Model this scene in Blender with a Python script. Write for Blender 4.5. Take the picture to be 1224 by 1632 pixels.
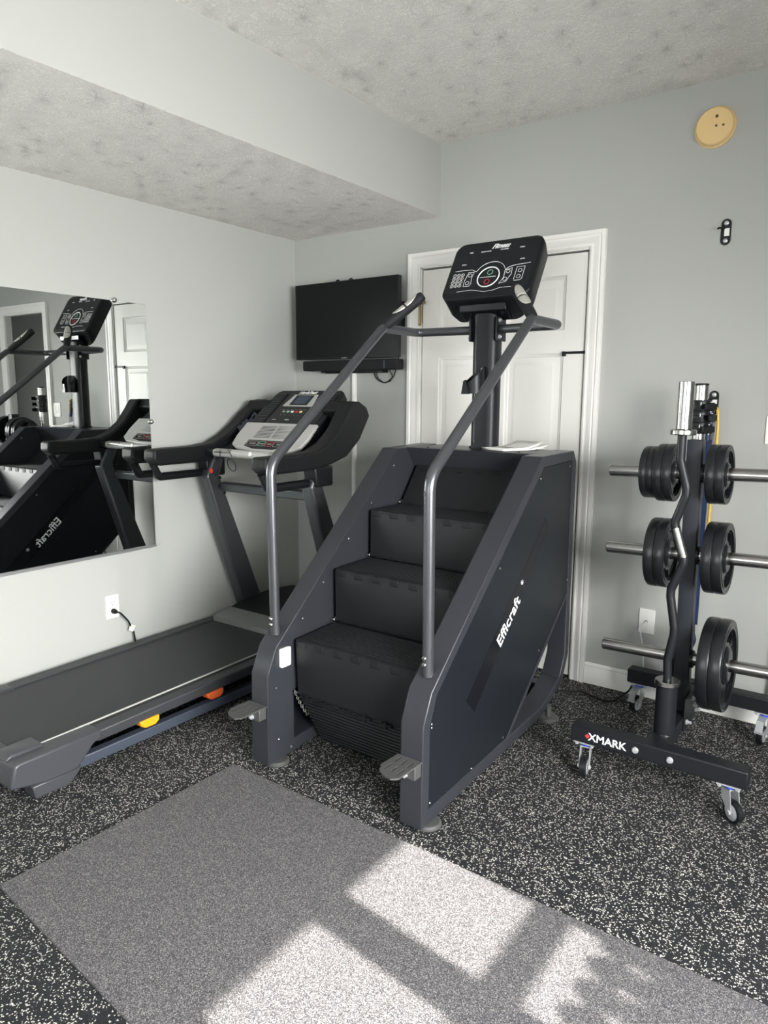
import bpy, bmesh, math, random
from mathutils import Vector, Matrix
R = math.radians
random.seed(7)
S = bpy.context.scene
for o in list(bpy.data.objects):
    bpy.data.objects.remove(o)

# ------------------------------------------------------------------ camera
cam_d = bpy.data.cameras.new('camera')
cam = bpy.data.objects.new('camera', cam_d)
S.collection.objects.link(cam)
yaw, pitch, roll = -.6298, -.1599, .0061
fwd = Vector((math.sin(yaw) * math.cos(pitch), math.cos(yaw) * math.cos(pitch), math.sin(pitch)))
rt = Vector((math.cos(yaw), -math.sin(yaw), 0))
up = rt.cross(fwd)
rt2 = rt * math.cos(roll) + up * math.sin(roll)
up2 = -rt * math.sin(roll) + up * math.cos(roll)
mw = Matrix((rt2, up2, -fwd)).transposed().to_4x4()
mw.translation = Vector((3.0541, -3.2754, 1.3716))
cam.matrix_world = mw
cam_d.sensor_fit = 'HORIZONTAL'
cam_d.sensor_width = 36
cam_d.lens = 36 * 1143.48 / 1224
cam_d.clip_start = .05
S.camera = cam

# ------------------------------------------------------------------ light and exposure
S.view_settings.view_transform = 'Standard'
S.view_settings.look = 'None'
S.view_settings.gamma = 1
S.view_settings.use_curve_mapping = False
S.view_settings.exposure = 0.46
WX = 4.6                      # right wall, with the windows
YF = -5.2                     # wall behind the camera
wd = bpy.data.worlds.new('sky')
S.world = wd
wd.use_nodes = True
wd.node_tree.nodes['Background'].inputs[0].default_value = (.75, .86, 1, 1)
wd.node_tree.nodes['Background'].inputs[1].default_value = 1.2


def light(name, kind, loc, direction, power, color, size=None):
    d = bpy.data.lights.new(name, kind)
    o = bpy.data.objects.new(name, d)
    S.collection.objects.link(o)
    o.location = loc
    o.rotation_euler = Vector(direction).to_track_quat('-Z', 'Y').to_euler()
    d.energy = power
    d.color = color
    if kind == 'AREA':
        d.shape = 'RECTANGLE'
        d.size, d.size_y = size
    return o


sun = light('sun', 'SUN', (6, -2, 4), (-1, .1, -.7), 25, (1, .93, .85))
sun.data.angle = R(.53)
light('daylight_side_window', 'AREA', (WX + .14, -2.75, 1.28), (-1, .14, -.54), 242, (1, .99, .975), (1.9, 1.3)).data.spread = R(122)
light('rear_fill', 'AREA', (2.4, YF - .12, 1.4), (0, 1, .55), 54, (1, .985, .955), (2.4, 1.4))  # fill light added behind the camera for back wall and ceiling


# ------------------------------------------------------------------ materials
def lin(c):
    return tuple(((v / 255) / 12.92 if v / 255 <= .04045 else (((v / 255) + .055) / 1.055) ** 2.4) for v in c) + (1,)


def mat(name, rgb, rough=.5, metal=0, spec=.5, bump=0, bscale=200, coat=0, var=0, emit=0):
    m = bpy.data.materials.new(name)
    m.use_nodes = True
    nt = m.node_tree
    b = nt.nodes['Principled BSDF']
    b.inputs['Base Color'].default_value = lin(rgb)
    b.inputs['Roughness'].default_value = rough
    b.inputs['Metallic'].default_value = metal
    b.inputs['Specular IOR Level'].default_value = spec
    b.inputs['Coat Weight'].default_value = coat
    if emit:
        b.inputs['Emission Color'].default_value = lin(rgb)
        b.inputs['Emission Strength'].default_value = emit
    tc = nt.nodes.new('ShaderNodeTexCoord')
    nz = nt.nodes.new('ShaderNodeTexNoise')
    nz.inputs['Scale'].default_value = bscale
    nz.inputs['Detail'].default_value = 3
    nt.links.new(tc.outputs['Object'], nz.inputs['Vector'])
    if bump:
        bp = nt.nodes.new('ShaderNodeBump')
        bp.inputs['Strength'].default_value = bump
        bp.inputs['Distance'].default_value = .001
        nt.links.new(nz.outputs['Fac'], bp.inputs['Height'])
        nt.links.new(bp.outputs[0], b.inputs['Normal'])
    # slight wear in the gloss
    mr = nt.nodes.new('ShaderNodeMapRange')
    mr.inputs['To Min'].default_value = max(0, rough - .04)
    mr.inputs['To Max'].default_value = min(1, rough + .04)
    nt.links.new(nz.outputs['Fac'], mr.inputs['Value'])
    nt.links.new(mr.outputs[0], b.inputs['Roughness'])
    return m


def N(nt, t, **kw):
    n = nt.nodes.new(t)
    for k, v in kw.items():
        if k in n.inputs.keys():
            n.inputs[k].default_value = v
        else:
            setattr(n, k, v)
    return n


def speckle(name, base, fleck, scale, thr, base2=None, thr2=.5, rough=.8, fleck2=None, size=.42):
    """rubber made of granules: every cell has its own colour"""
    m = bpy.data.materials.new(name)
    m.use_nodes = True
    nt = m.node_tree
    b = nt.nodes['Principled BSDF']
    L = nt.links.new
    tc = N(nt, 'ShaderNodeTexCoord')
    nz = N(nt, 'ShaderNodeTexNoise', Scale=scale * 1.1, Detail=2.0)
    L(tc.outputs['Object'], nz.inputs['Vector'])
    sub = N(nt, 'ShaderNodeVectorMath', operation='SUBTRACT')
    L(nz.outputs['Color'], sub.inputs[0]); sub.inputs[1].default_value = (.5, .5, .5)
    sc = N(nt, 'ShaderNodeVectorMath', operation='SCALE')
    L(sub.outputs[0], sc.inputs[0]); sc.inputs['Scale'].default_value = 1.6 / scale
    ad = N(nt, 'ShaderNodeVectorMath', operation='ADD')
    L(tc.outputs['Object'], ad.inputs[0]); L(sc.outputs[0], ad.inputs[1])
    vo = N(nt, 'ShaderNodeTexVoronoi', Scale=scale)
    L(ad.outputs[0], vo.inputs['Vector'])
    sp = N(nt, 'ShaderNodeSeparateColor')
    L(vo.outputs['Color'], sp.inputs[0])
    gt = N(nt, 'ShaderNodeMath', operation='GREATER_THAN')
    L(sp.outputs[0], gt.inputs[0]); gt.inputs[1].default_value = thr
    lt = N(nt, 'ShaderNodeMath', operation='LESS_THAN')
    L(vo.outputs['Distance'], lt.inputs[0])
    mm = N(nt, 'ShaderNodeMath', operation='MULTIPLY_ADD')
    L(sp.outputs[1], mm.inputs[0]); mm.inputs[1].default_value = .35; mm.inputs[2].default_value = size
    L(mm.outputs[0], lt.inputs[1])
    mu = N(nt, 'ShaderNodeMath', operation='MULTIPLY')
    L(gt.outputs[0], mu.inputs[0]); L(lt.outputs[0], mu.inputs[1])
    bm_ = N(nt, 'ShaderNodeMix', data_type='RGBA')
    bm_.inputs[6].default_value = lin(base)
    bm_.inputs[7].default_value = lin(base2 or base)
    g2 = N(nt, 'ShaderNodeMath', operation='GREATER_THAN')
    L(sp.outputs[2], g2.inputs[0]); g2.inputs[1].default_value = thr2
    L(g2.outputs[0], bm_.inputs[0])
    fm = N(nt, 'ShaderNodeMix', data_type='RGBA')
    fm.inputs[6].default_value = lin(fleck)
    fm.inputs[7].default_value = lin(fleck2 or fleck)
    L(sp.outputs[1], fm.inputs[0])
    mx = N(nt, 'ShaderNodeMix', data_type='RGBA')
    L(mu.outputs[0], mx.inputs[0]); L(bm_.outputs[2], mx.inputs[6]); L(fm.outputs[2], mx.inputs[7])
    L(mx.outputs[2], b.inputs['Base Color'])
    b.inputs['Roughness'].default_value = rough
    b.inputs['Specular IOR Level'].default_value = .35
    bp = N(nt, 'ShaderNodeBump', Strength=.5, Distance=.0012)
    L(vo.outputs['Distance'], bp.inputs['Height'])
    L(bp.outputs[0], b.inputs['Normal'])
    return m


def stomp(name, rgb):
    """stomp-brush ceiling plaster: rosettes of short raised strokes"""
    m = bpy.data.materials.new(name)
    m.use_nodes = True
    nt = m.node_tree
    b = nt.nodes['Principled BSDF']
    L = nt.links.new
    b.inputs['Roughness'].default_value = .9
    b.inputs['Specular IOR Level'].default_value = .1
    tc = N(nt, 'ShaderNodeTexCoord')
    mp = N(nt, 'ShaderNodeMapping')
    L(tc.outputs['Object'], mp.inputs[0])
    vo = N(nt, 'ShaderNodeTexVoronoi', Scale=7.0, Randomness=1.0)
    L(mp.outputs[0], vo.inputs['Vector'])
    df = N(nt, 'ShaderNodeVectorMath', operation='SUBTRACT')
    L(mp.outputs[0], df.inputs[0]); L(vo.outputs['Position'], df.inputs[1])
    sx = N(nt, 'ShaderNodeSeparateXYZ'); L(df.outputs[0], sx.inputs[0])
    at = N(nt, 'ShaderNodeMath', operation='ARCTAN2')
    L(sx.outputs[1], at.inputs[0]); L(sx.outputs[0], at.inputs[1])
    ln = N(nt, 'ShaderNodeVectorMath', operation='LENGTH'); L(df.outputs[0], ln.inputs[0])
    rs = N(nt, 'ShaderNodeMath', operation='MULTIPLY'); L(ln.outputs['Value'], rs.inputs[0]); rs.inputs[1].default_value = 30
    as_ = N(nt, 'ShaderNodeMath', operation='MULTIPLY'); L(at.outputs[0], as_.inputs[0]); as_.inputs[1].default_value = 5.5
    cs = N(nt, 'ShaderNodeSeparateColor'); L(vo.outputs['Color'], cs.inputs[0])
    cz = N(nt, 'ShaderNodeMath', operation='MULTIPLY'); L(cs.outputs[0], cz.inputs[0]); cz.inputs[1].default_value = 50
    cb = N(nt, 'ShaderNodeCombineXYZ'); L(as_.outputs[0], cb.inputs[0]); L(rs.outputs[0], cb.inputs[1]); L(cz.outputs[0], cb.inputs[2])
    nz = N(nt, 'ShaderNodeTexNoise', Scale=1.6, Detail=2.0, Distortion=.6)
    L(cb.outputs[0], nz.inputs['Vector'])
    n2 = N(nt, 'ShaderNodeTexNoise', Scale=55.0, Detail=3.0, Distortion=1.2)
    L(mp.outputs[0], n2.inputs['Vector'])
    s1 = N(nt, 'ShaderNodeMath', operation='SUBTRACT'); L(nz.outputs['Fac'], s1.inputs[0]); s1.inputs[1].default_value = .5
    a1 = N(nt, 'ShaderNodeMath', operation='ABSOLUTE'); L(s1.outputs[0], a1.inputs[0])
    r1 = N(nt, 'ShaderNodeMapRange'); L(a1.outputs[0], r1.inputs['Value'])
    r1.inputs['From Min'].default_value = .02; r1.inputs['From Max'].default_value = .085; r1.inputs['To Min'].default_value = 1; r1.inputs['To Max'].default_value = 0
    r2 = N(nt, 'ShaderNodeMapRange'); L(n2.outputs['Fac'], r2.inputs['Value'])
    r2.inputs['From Min'].default_value = .34; r2.inputs['From Max'].default_value = .50
    hm = N(nt, 'ShaderNodeMath', operation='MULTIPLY'); L(r1.outputs[0], hm.inputs[0]); L(r2.outputs[0], hm.inputs[1])
    # the strokes thin out towards the edge of each rosette
    fo = N(nt, 'ShaderNodeMapRange'); L(ln.outputs['Value'], fo.inputs['Value'])
    fo.inputs['From Min'].default_value = .07; fo.inputs['From Max'].default_value = .13
    fo.inputs['To Min'].default_value = 1; fo.inputs['To Max'].default_value = .4
    fi = N(nt, 'ShaderNodeMapRange'); L(ln.outputs['Value'], fi.inputs['Value'])
    fi.inputs['From Min'].default_value = .02; fi.inputs['From Max'].default_value = .045
    h0 = N(nt, 'ShaderNodeMath', operation='MULTIPLY'); L(hm.outputs[0], h0.inputs[0]); L(fi.outputs[0], h0.inputs[1])
    h2 = N(nt, 'ShaderNodeMath', operation='MULTIPLY'); L(h0.outputs[0], h2.inputs[0]); L(fo.outputs[0], h2.inputs[1])
    bp = N(nt, 'ShaderNodeBump', Strength=.8, Distance=.0022)
    L(h2.outputs[0], bp.inputs['Height']); L(bp.outputs[0], b.inputs['Normal'])
    # strokes get a lighter colour, painting in the window light they catch
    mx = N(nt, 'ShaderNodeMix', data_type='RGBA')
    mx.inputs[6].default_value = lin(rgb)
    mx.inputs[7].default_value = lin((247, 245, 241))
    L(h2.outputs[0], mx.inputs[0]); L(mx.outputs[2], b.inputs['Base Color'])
    return m


def ribbed(name, rgb, pitch, rough, depth=.0012, axis=1):
    m = mat(name, rgb, rough)
    nt = m.node_tree
    b = nt.nodes['Principled BSDF']
    L = nt.links.new
    tc = N(nt, 'ShaderNodeTexCoord'); sx = N(nt, 'ShaderNodeSeparateXYZ'); L(tc.outputs['Object'], sx.inputs[0])
    mu = N(nt, 'ShaderNodeMath', operation='MULTIPLY'); L(sx.outputs[axis], mu.inputs[0]); mu.inputs[1].default_value = 2 * math.pi / pitch
    sn = N(nt, 'ShaderNodeMath', operation='SINE'); L(mu.outputs[0], sn.inputs[0])
    bp = N(nt, 'ShaderNodeBump', Strength=1.0, Distance=depth); L(sn.outputs[0], bp.inputs['Height'])
    L(bp.outputs[0], b.inputs['Normal'])
    return m


def dotted(name, rgb, rgb2, scale, rough):
    m = mat(name, rgb, rough)
    nt = m.node_tree
    b = nt.nodes['Principled BSDF']
    L = nt.links.new
    tc = N(nt, 'ShaderNodeTexCoord')
    vo = N(nt, 'ShaderNodeTexVoronoi', Scale=scale, Randomness=0.0); L(tc.outputs['Object'], vo.inputs['Vector'])
    lt = N(nt, 'ShaderNodeMath', operation='LESS_THAN'); L(vo.outputs['Distance'], lt.inputs[0]); lt.inputs[1].default_value = .28
    mx = N(nt, 'ShaderNodeMix', data_type='RGBA'); mx.inputs[6].default_value = lin(rgb); mx.inputs[7].default_value = lin(rgb2)
    L(lt.outputs[0], mx.inputs[0]); L(mx.outputs[2], b.inputs['Base Color'])
    return m


def glassmat():
    m = bpy.data.materials.new('window glass')
    m.use_nodes = True
    nt = m.node_tree
    nt.nodes.clear()
    out = N(nt, 'ShaderNodeOutputMaterial'); tr = N(nt, 'ShaderNodeBsdfTransparent'); gl = N(nt, 'ShaderNodeBsdfGlossy')
    gl.inputs['Roughness'].default_value = 0
    mx = N(nt, 'ShaderNodeMixShader'); fr = N(nt, 'ShaderNodeFresnel', IOR=1.2)
    nt.links.new(fr.outputs[0], mx.inputs[0]); nt.links.new(tr.outputs[0], mx.inputs[1]); nt.links.new(gl.outputs[0], mx.inputs[2])
    nt.links.new(mx.outputs[0], out.inputs[0])
    return m


M = dict(
    peg=mat('grey painted steel', (84, 85, 84), .38, metal=.35),
    wall=mat('grey wall paint', (173, 175, 171), .75, spec=.2, bump=.12, bscale=500),
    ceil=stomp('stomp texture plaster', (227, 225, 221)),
    trim=mat('white gloss trim paint', (236, 236, 232), .35),
    door=mat('white door paint', (226, 226, 221), .45),
    floor=speckle('speckled rubber floor', (17, 18, 21), (240, 238, 228), 235, .73, (26, 27, 31), fleck2=(165, 165, 160), rough=.75, size=.30),
    mat=speckle('grey speckled gym mat', (52, 52, 55), (158, 156, 154), 560, .73, (80, 80, 83), fleck2=(108, 106, 106), rough=.7, size=.5),
    frame=mat('charcoal powder coat', (43, 45, 50), .34, spec=.36, bump=.05, bscale=900),
    tubem=mat('dark grey metallic tube', (92, 94, 98), .33, metal=.75),
    panel=mat('black side panel', (23, 26, 31), .34, spec=.28),
    panel2=mat('glossy black strip', (17, 19, 23), .25, spec=.28),
    riser=mat('black step plastic', (24, 26, 28), .46, spec=.28, bump=.1, bscale=120),
    tread=mat('ribbed step rubber', (24, 26, 28), .5, spec=.28),
    hinge=mat('hinge black', (20, 21, 23), .45, spec=.28),
    black=mat('satin black plastic', (19, 21, 24), .4, spec=.28),
    black2=mat('matte black plastic', (17, 18, 20), .55, spec=.28, bump=.1, bscale=700),
    rack=mat('black powder coat', (23, 25, 29), .42, spec=.28, bump=.06, bscale=900),
    rackside=mat('black powder coat upright', (38, 41, 46), .4, spec=.28),
    grip=mat('black grip foam', (30, 31, 34), .65, spec=.28),
    chrome=mat('chrome', (168, 168, 166), .24, metal=1),
    steel=mat('brushed steel', (176, 176, 172), .3, metal=1),
    zinc=mat('zinc plate', (196, 199, 202), .3, metal=.55),
    sensor=mat('brushed pulse sensor', (205, 204, 196), .35, metal=.6),
    silver=mat('silver plastic', (178, 178, 175), .42, metal=.25),
    screen=mat('dark tv glass', (9, 11, 14), .35, spec=.25),
    lcd=mat('blue grey lcd', (38, 56, 76), .2),
    white=mat('white plastic', (238, 238, 234), .4),
    ink=mat('white print', (228, 230, 230), .5),
    red=mat('red print', (190, 52, 56), .5),
    green=mat('green print', (120, 180, 150), .5),
    orange=mat('orange plastic', (240, 150, 22), .45),
    rust=mat('dark orange plastic', (196, 88, 40), .45),
    beige=mat('beige plastic', (226, 196, 138), .55),
    hole=mat('brown hole', (96, 72, 44), .7),
    brass=mat('antique brass', (150, 132, 84), .35, metal=.8),
    belt=mat('treadmill belt', (42, 43, 46), .5, spec=.35, bump=.15, bscale=900),
    rail=dotted('dotted side rail', (48, 50, 53), (30, 32, 35), 60, .5),
    deck=mat('charcoal deck plastic', (58, 60, 64), .4),
    bluebar=mat('blue grey steel', (58, 64, 76), .4),
    uprt=mat('grey metallic upright', (84, 87, 91), .33, metal=.7),
    rubber=mat('black rubber', (20, 22, 25), .3, spec=.45, bump=.05, bscale=300),
    blue=mat('blue ring', (40, 80, 200), .35),
    bluerubber=mat('blue latex', (24, 42, 78), .5),
    yellow=mat('yellow latex', (216, 180, 76), .45),
    paper=mat('paper', (236, 236, 232), .7),
    print_=mat('paper print', (150, 146, 142), .7),
    dark=mat('dark grey door paint', (66, 68, 67), .6),
    cloth=mat('dark navy cloth', (44, 48, 60), .9, bump=.5, bscale=400),
    mirror=mat('mirror silver', (232, 236, 234), 0, metal=1),
    alu=mat('aluminium channel', (190, 192, 194), .35, metal=.8),
    glass=glassmat(),
    wood=mat('grey shadow fence wood', (120, 112, 100), .8),
    grass=mat('grass', (96, 116, 66), .9, bump=1, bscale=60),
    lead=mat('white cable', (225, 226, 224), .5),
)
M['mirror'].node_tree.links.remove(M['mirror'].node_tree.nodes['Principled BSDF'].inputs['Roughness'].links[0])
M['mirror'].node_tree.nodes['Principled BSDF'].inputs['Roughness'].default_value = 0

# ------------------------------------------------------------------ geometry helpers
ORG = {}


def nb():
    return bmesh.new()


def box(bm, x0, x1, y0, y1, z0, z1):
    v = [bm.verts.new((x, y, z)) for x in (x0, x1) for y in (y0, y1) for z in (z0, z1)]
    for f in ((0, 1, 3, 2), (4, 6, 7, 5), (0, 4, 5, 1), (2, 3, 7, 6), (0, 2, 6, 4), (1, 5, 7, 3)):
        bm.faces.new([v[i] for i in f])
    return v


def P3(axis, a, p):
    return {'x': (a, p[0], p[1]), 'y': (p[0], a, p[1]), 'z': (p[0], p[1], a)}[axis]


def prism(bm, pts, axis, a0, a1, holes=()):
    loops = [pts] + list(holes)
    rings = []
    for a in (a0, a1):
        ed = []
        rr = []
        for lp in loops:
            vs = [bm.verts.new(P3(axis, a, p)) for p in lp]
            rr.append(vs)
            ed += [bm.edges.new((vs[i], vs[(i + 1) % len(vs)])) for i in range(len(vs))]
        rings.append(rr)
        if holes:
            bmesh.ops.triangle_fill(bm, use_beauty=True, use_dissolve=False, edges=ed)
        else:
            bm.faces.new(rr[0])
    for l0, l1 in zip(*rings):
        n = len(l0)
        for i in range(n):
            bm.faces.new((l0[i], l0[(i + 1) % n], l1[(i + 1) % n], l1[i]))


def fillet(pts, rad, n=6):
    pts = [Vector(p) for p in pts]
    out = [pts[0]]
    for i in range(1, len(pts) - 1):
        a, b, c = pts[i - 1], pts[i], pts[i + 1]
        r = rad[i - 1] if isinstance(rad, (list, tuple)) else rad
        u, v = (a - b), (c - b)
        lu, lv = u.length, v.length
        u.normalize(); v.normalize()
        ang = u.angle(v)
        if ang > math.pi - .01 or r <= 0:
            out.append(b); continue
        d = min(r / math.tan(ang / 2), lu * .48, lv * .48)
        p0, p1 = b + u * d, b + v * d
        for k in range(n + 1):
            t = k / n
            out.append((1 - t) ** 2 * p0 + 2 * t * (1 - t) * b + t * t * p1)
    out.append(pts[-1])
    return out


def tube(bm, pts, r, seg=16, cap=True, sx=1.0):
    """sx squashes the section in the frame's first direction"""
    pts = [Vector(p) for p in pts]
    rs = r if isinstance(r, (list, tuple)) else [r] * len(pts)
    t = [(pts[min(i + 1, len(pts) - 1)] - pts[max(i - 1, 0)]).normalized() for i in range(len(pts))]
    n = t[0].orthogonal().normalized()
    rings = []
    for i, p in enumerate(pts):
        n = (n - t[i] * n.dot(t[i])).normalized()
        b = t[i].cross(n)
        rings.append([bm.verts.new(p + (n * math.cos(a) * sx + b * math.sin(a)) * rs[i]) for a in [2 * math.pi * k / seg for k in range(seg)]])
    for a, b in zip(rings, rings[1:]):
        for k in range(seg):
            bm.faces.new((a[k], a[(k + 1) % seg], b[(k + 1) % seg], b[k]))
    if cap:
        bm.faces.new(rings[0][::-1]); bm.faces.new(rings[-1])


def lathe(bm, prof, c, ax, seg=24, closed=False):
    """prof: (radius, height along ax)"""
    c, ax = Vector(c), Vector(ax).normalized()
    u = ax.orthogonal().normalized(); v = ax.cross(u)
    rings = []
    for r, h in prof:
        if r < 1e-6:
            rings.append([bm.verts.new(c + ax * h)])
        else:
            rings.append([bm.verts.new(c + ax * h + (u * math.cos(a) + v * math.sin(a)) * r) for a in [2 * math.pi * k / seg for k in range(seg)]])
    prs = list(zip(rings, rings[1:])) + ([(rings[-1], rings[0])] if closed else [])
    for a, b in prs:
        for k in range(seg):
            k2 = (k + 1) % seg
            if len(a) == 1 and len(b) == 1:
                continue
            if len(a) == 1:
                bm.faces.new((a[0], b[k2], b[k]))
            elif len(b) == 1:
                bm.faces.new((a[k], a[k2], b[0]))
            else:
                bm.faces.new((a[k], a[k2], b[k2], b[k]))
    if not closed:
        for rg in (rings[0], rings[-1]):
            if len(rg) > 1:
                bm.faces.new(rg)


def cyl(bm, c, ax, r, h, seg=20, ch=.0):
    c = Vector(c)
    if ch:
        lathe(bm, [(r - ch, 0), (r, ch), (r, h - ch), (r - ch, h)], c, ax, seg)
    else:
        lathe(bm, [(r, 0), (r, h)], c, ax, seg)


def rrect(x0, x1, y0, y1, r, n=5):
    out = []
    for cx, cy, a in ((x1 - r, y1 - r, 0), (x0 + r, y1 - r, 90), (x0 + r, y0 + r, 180), (x1 - r, y0 + r, 270)):
        for k in range(n + 1):
            t = R(a + 90 * k / n)
            out.append((cx + r * math.cos(t), cy + r * math.sin(t)))
    return out


def circ(cx, cy, r, n=20, sy=1):
    return [(cx + r * math.cos(2 * math.pi * k / n), cy + r * sy * math.sin(2 * math.pi * k / n)) for k in range(n)]


def xf(bm, m):
    bmesh.ops.transform(bm, matrix=m, verts=bm.verts)
    return bm


def empty(name, loc, label, cat, group=None):
    o = bpy.data.objects.new(name, None)
    S.collection.objects.link(o)
    o.location = loc
    o.empty_display_size = .1
    o['label'] = label
    o['category'] = cat
    if group:
        o['group'] = group
    ORG[o.name] = Vector(loc)
    return o


def obj(name, bm, m, parent=None, bevel=0, smooth=38, label=None, cat=None, group=None, kind=None, seg=2, origin=None):
    """world coordinates in, one mesh object out"""
    org = ORG[parent.name] if parent else Vector(origin or (0, 0, 0))
    bmesh.ops.recalc_face_normals(bm, faces=bm.faces)
    bmesh.ops.translate(bm, verts=bm.verts, vec=-org)
    me = bpy.data.meshes.new(name)
    bm.to_mesh(me)
    bm.free()
    for p in me.polygons:
        p.use_smooth = True
    me.set_sharp_from_angle(angle=R(smooth))
    me.materials.append(m)
    o = bpy.data.objects.new(name, me)
    S.collection.objects.link(o)
    if parent:
        o.parent = parent
    else:
        o.location = org
    ORG[o.name] = org
    if bevel:
        b = o.modifiers.new('bevel', 'BEVEL')
        b.width = bevel
        b.segments = seg
        b.limit_method = 'ANGLE'
        b.angle_limit = R(35)
    if label: o['label'] = label
    if cat: o['category'] = cat
    if group: o['group'] = group
    if kind: o['kind'] = kind
    return o


def parts(name, bm, m, parent, bevel=0, **kw):
    """every separate piece in bm becomes a part of its own"""
    seen, isl = set(), []
    for v in bm.verts:
        if v in seen:
            continue
        st, cur = [v], []
        seen.add(v)
        while st:
            q = st.pop()
            cur.append(q)
            for e in q.link_edges:
                w = e.other_vert(q)
                if w not in seen:
                    seen.add(w); st.append(w)
        lo_ = [min(q.co[i] for q in cur) - .0004 for i in range(3)]
        hi_ = [max(q.co[i] for q in cur) + .0004 for i in range(3)]
        isl.append([cur, lo_, hi_])
    merged = True
    while merged:
        merged = False
        for a in range(len(isl)):
            for b in range(a + 1, len(isl)):
                A, B_ = isl[a], isl[b]
                if all(A[1][i] <= B_[2][i] and B_[1][i] <= A[2][i] for i in range(3)):
                    A[0] += B_[0]
                    A[1] = [min(p, q) for p, q in zip(A[1], B_[1])]
                    A[2] = [max(p, q) for p, q in zip(A[2], B_[2])]
                    isl.pop(b)
                    merged = True
                    break
            if merged:
                break
    out = []
    for cur, _, _ in isl:
        mp, fs = {}, set()
        nbm = nb()
        for v in cur:
            mp[v] = nbm.verts.new(v.co)
            fs.update(v.link_faces)
        for f in fs:
            nbm.faces.new([mp[v] for v in f.verts])
        out.append(obj(name, nbm, m, parent, bevel, **kw))
    bm.free()
    return out


def struct(name, bm, m, parent=None, bevel=0):
    return obj(name, bm, m, parent, bevel, kind=None if parent else 'structure')


def basis(o, x, y):
    """matrix that puts local XY in the plane of x and y (world vectors) at o"""
    x = Vector(x).normalized(); z = x.cross(Vector(y)).normalized(); y = z.cross(x)
    m = Matrix((x, y, z)).transposed().to_4x4()
    m.translation = Vector(o)
    return m


def textbm(s, size, mtx, ext=.0006, bold=0, shear=0, space=1, align='LEFT', wide=1.0):
    c = bpy.data.curves.new('t', 'FONT')
    c.body = s
    c.size = size
    c.extrude = ext
    c.offset = bold
    c.shear = shear
    c.space_character = space
    c.align_x = align
    o = bpy.data.objects.new('t', c)
    S.collection.objects.link(o)
    dg = bpy.context.evaluated_depsgraph_get()
    me = bpy.data.meshes.new_from_object(o.evaluated_get(dg))
    bm = nb()
    bm.from_mesh(me)
    bpy.data.objects.remove(o)
    bpy.data.meshes.remove(me)
    return xf(bm, mtx @ Matrix.Diagonal((wide, 1, 1, 1)))


def ringtube(bm, c, ax, r, rr, seg=28, s2=8, a0=0, a1=360, sq=1.0):
    c, ax = Vector(c), Vector(ax).normalized()
    u = ax.orthogonal().normalized(); v = ax.cross(u)
    n = seg
    full = abs(a1 - a0 - 360) < 1e-3
    pts = [c + (u * math.cos(R(a0 + (a1 - a0) * k / n)) + v * math.sin(R(a0 + (a1 - a0) * k / n)) * sq) * r for k in range(n + (0 if full else 1))]
    if not full:
        tube(bm, pts, rr, s2); return
    rings = []
    for i, p in enumerate(pts):
        d = (p - c).normalized()
        rings.append([bm.verts.new(p + (d * math.cos(t) + ax * math.sin(t)) * rr) for t in [2 * math.pi * k / s2 for k in range(s2)]])
    for i in range(n):
        a, b = rings[i], rings[(i + 1) % n]
        for k in range(s2):
            bm.faces.new((a[k], a[(k + 1) % s2], b[(k + 1) % s2], b[k]))


# ================================================================== THE ROOM
HC, HS, WS = 2.624, 2.276, 1.011
bm = nb(); box(bm, -.15, WX + .15, YF - .15, .6, -.05, 0)
struct('floor', bm, M['floor'])
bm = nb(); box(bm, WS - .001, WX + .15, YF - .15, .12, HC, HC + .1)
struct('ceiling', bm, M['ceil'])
# dropped soffit along the left wall: painted side, textured underside
sf = nb(); box(sf, 0, WS, YF, 0, HS + .0008, HC + .1)
sfo = struct('trim_1', sf, M['wall'])
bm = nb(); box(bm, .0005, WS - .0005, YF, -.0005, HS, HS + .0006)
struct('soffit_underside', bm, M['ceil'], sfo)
bm = nb(); box(bm, -.12, 0, YF, .12, 0, HC)
struct('wall_left', bm, M['wall'])
D1 = (.897, 1.822, 2.045)      # door opening 1
D2 = (2.75, 3.36, 2.045)
bm = nb()
for a, b, c, d in ((0, D1[0], 0, HC), (D1[0], D1[1], D1[2], HC), (D1[1], D2[0], 0, HC), (D2[0], D2[1], D2[2], HC), (D2[1], WX, 0, HC)):
    box(bm, a, b, 0, .12, c, d)
struct('wall_back', bm, M['wall'])
bm = nb(); box(bm, 0, WX, YF - .12, YF, 0, .7); box(bm, 0, WX, YF - .12, YF, 2.1, HC)
box(bm, 0, 1.2, YF - .12, YF, .7, 2.1); box(bm, 3.6, WX, YF - .12, YF, .7, 2.1)
struct('wall_front', bm, M['wall'])
bm = nb(); box(bm, -.12, WX + .12, .12, .16, 0, HC)
struct('door_backing', bm, M['wall'])  # unseen backing, added to stop sky light leaking round the doors
# right wall with a gridded window
WY = (-3.62, -1.78); WZ = (.62, 1.97)
bm = nb(); box(bm, WX, WX + .12, YF, .12, 0, WZ[0]); box(bm, WX, WX + .12, YF, .12, WZ[1], HC)
box(bm, WX, WX + .12, YF, WY[0], WZ[0], WZ[1]); box(bm, WX, WX + .12, WY[1], .12, WZ[0], WZ[1])
struct('wall_right', bm, M['wall'])


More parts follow.
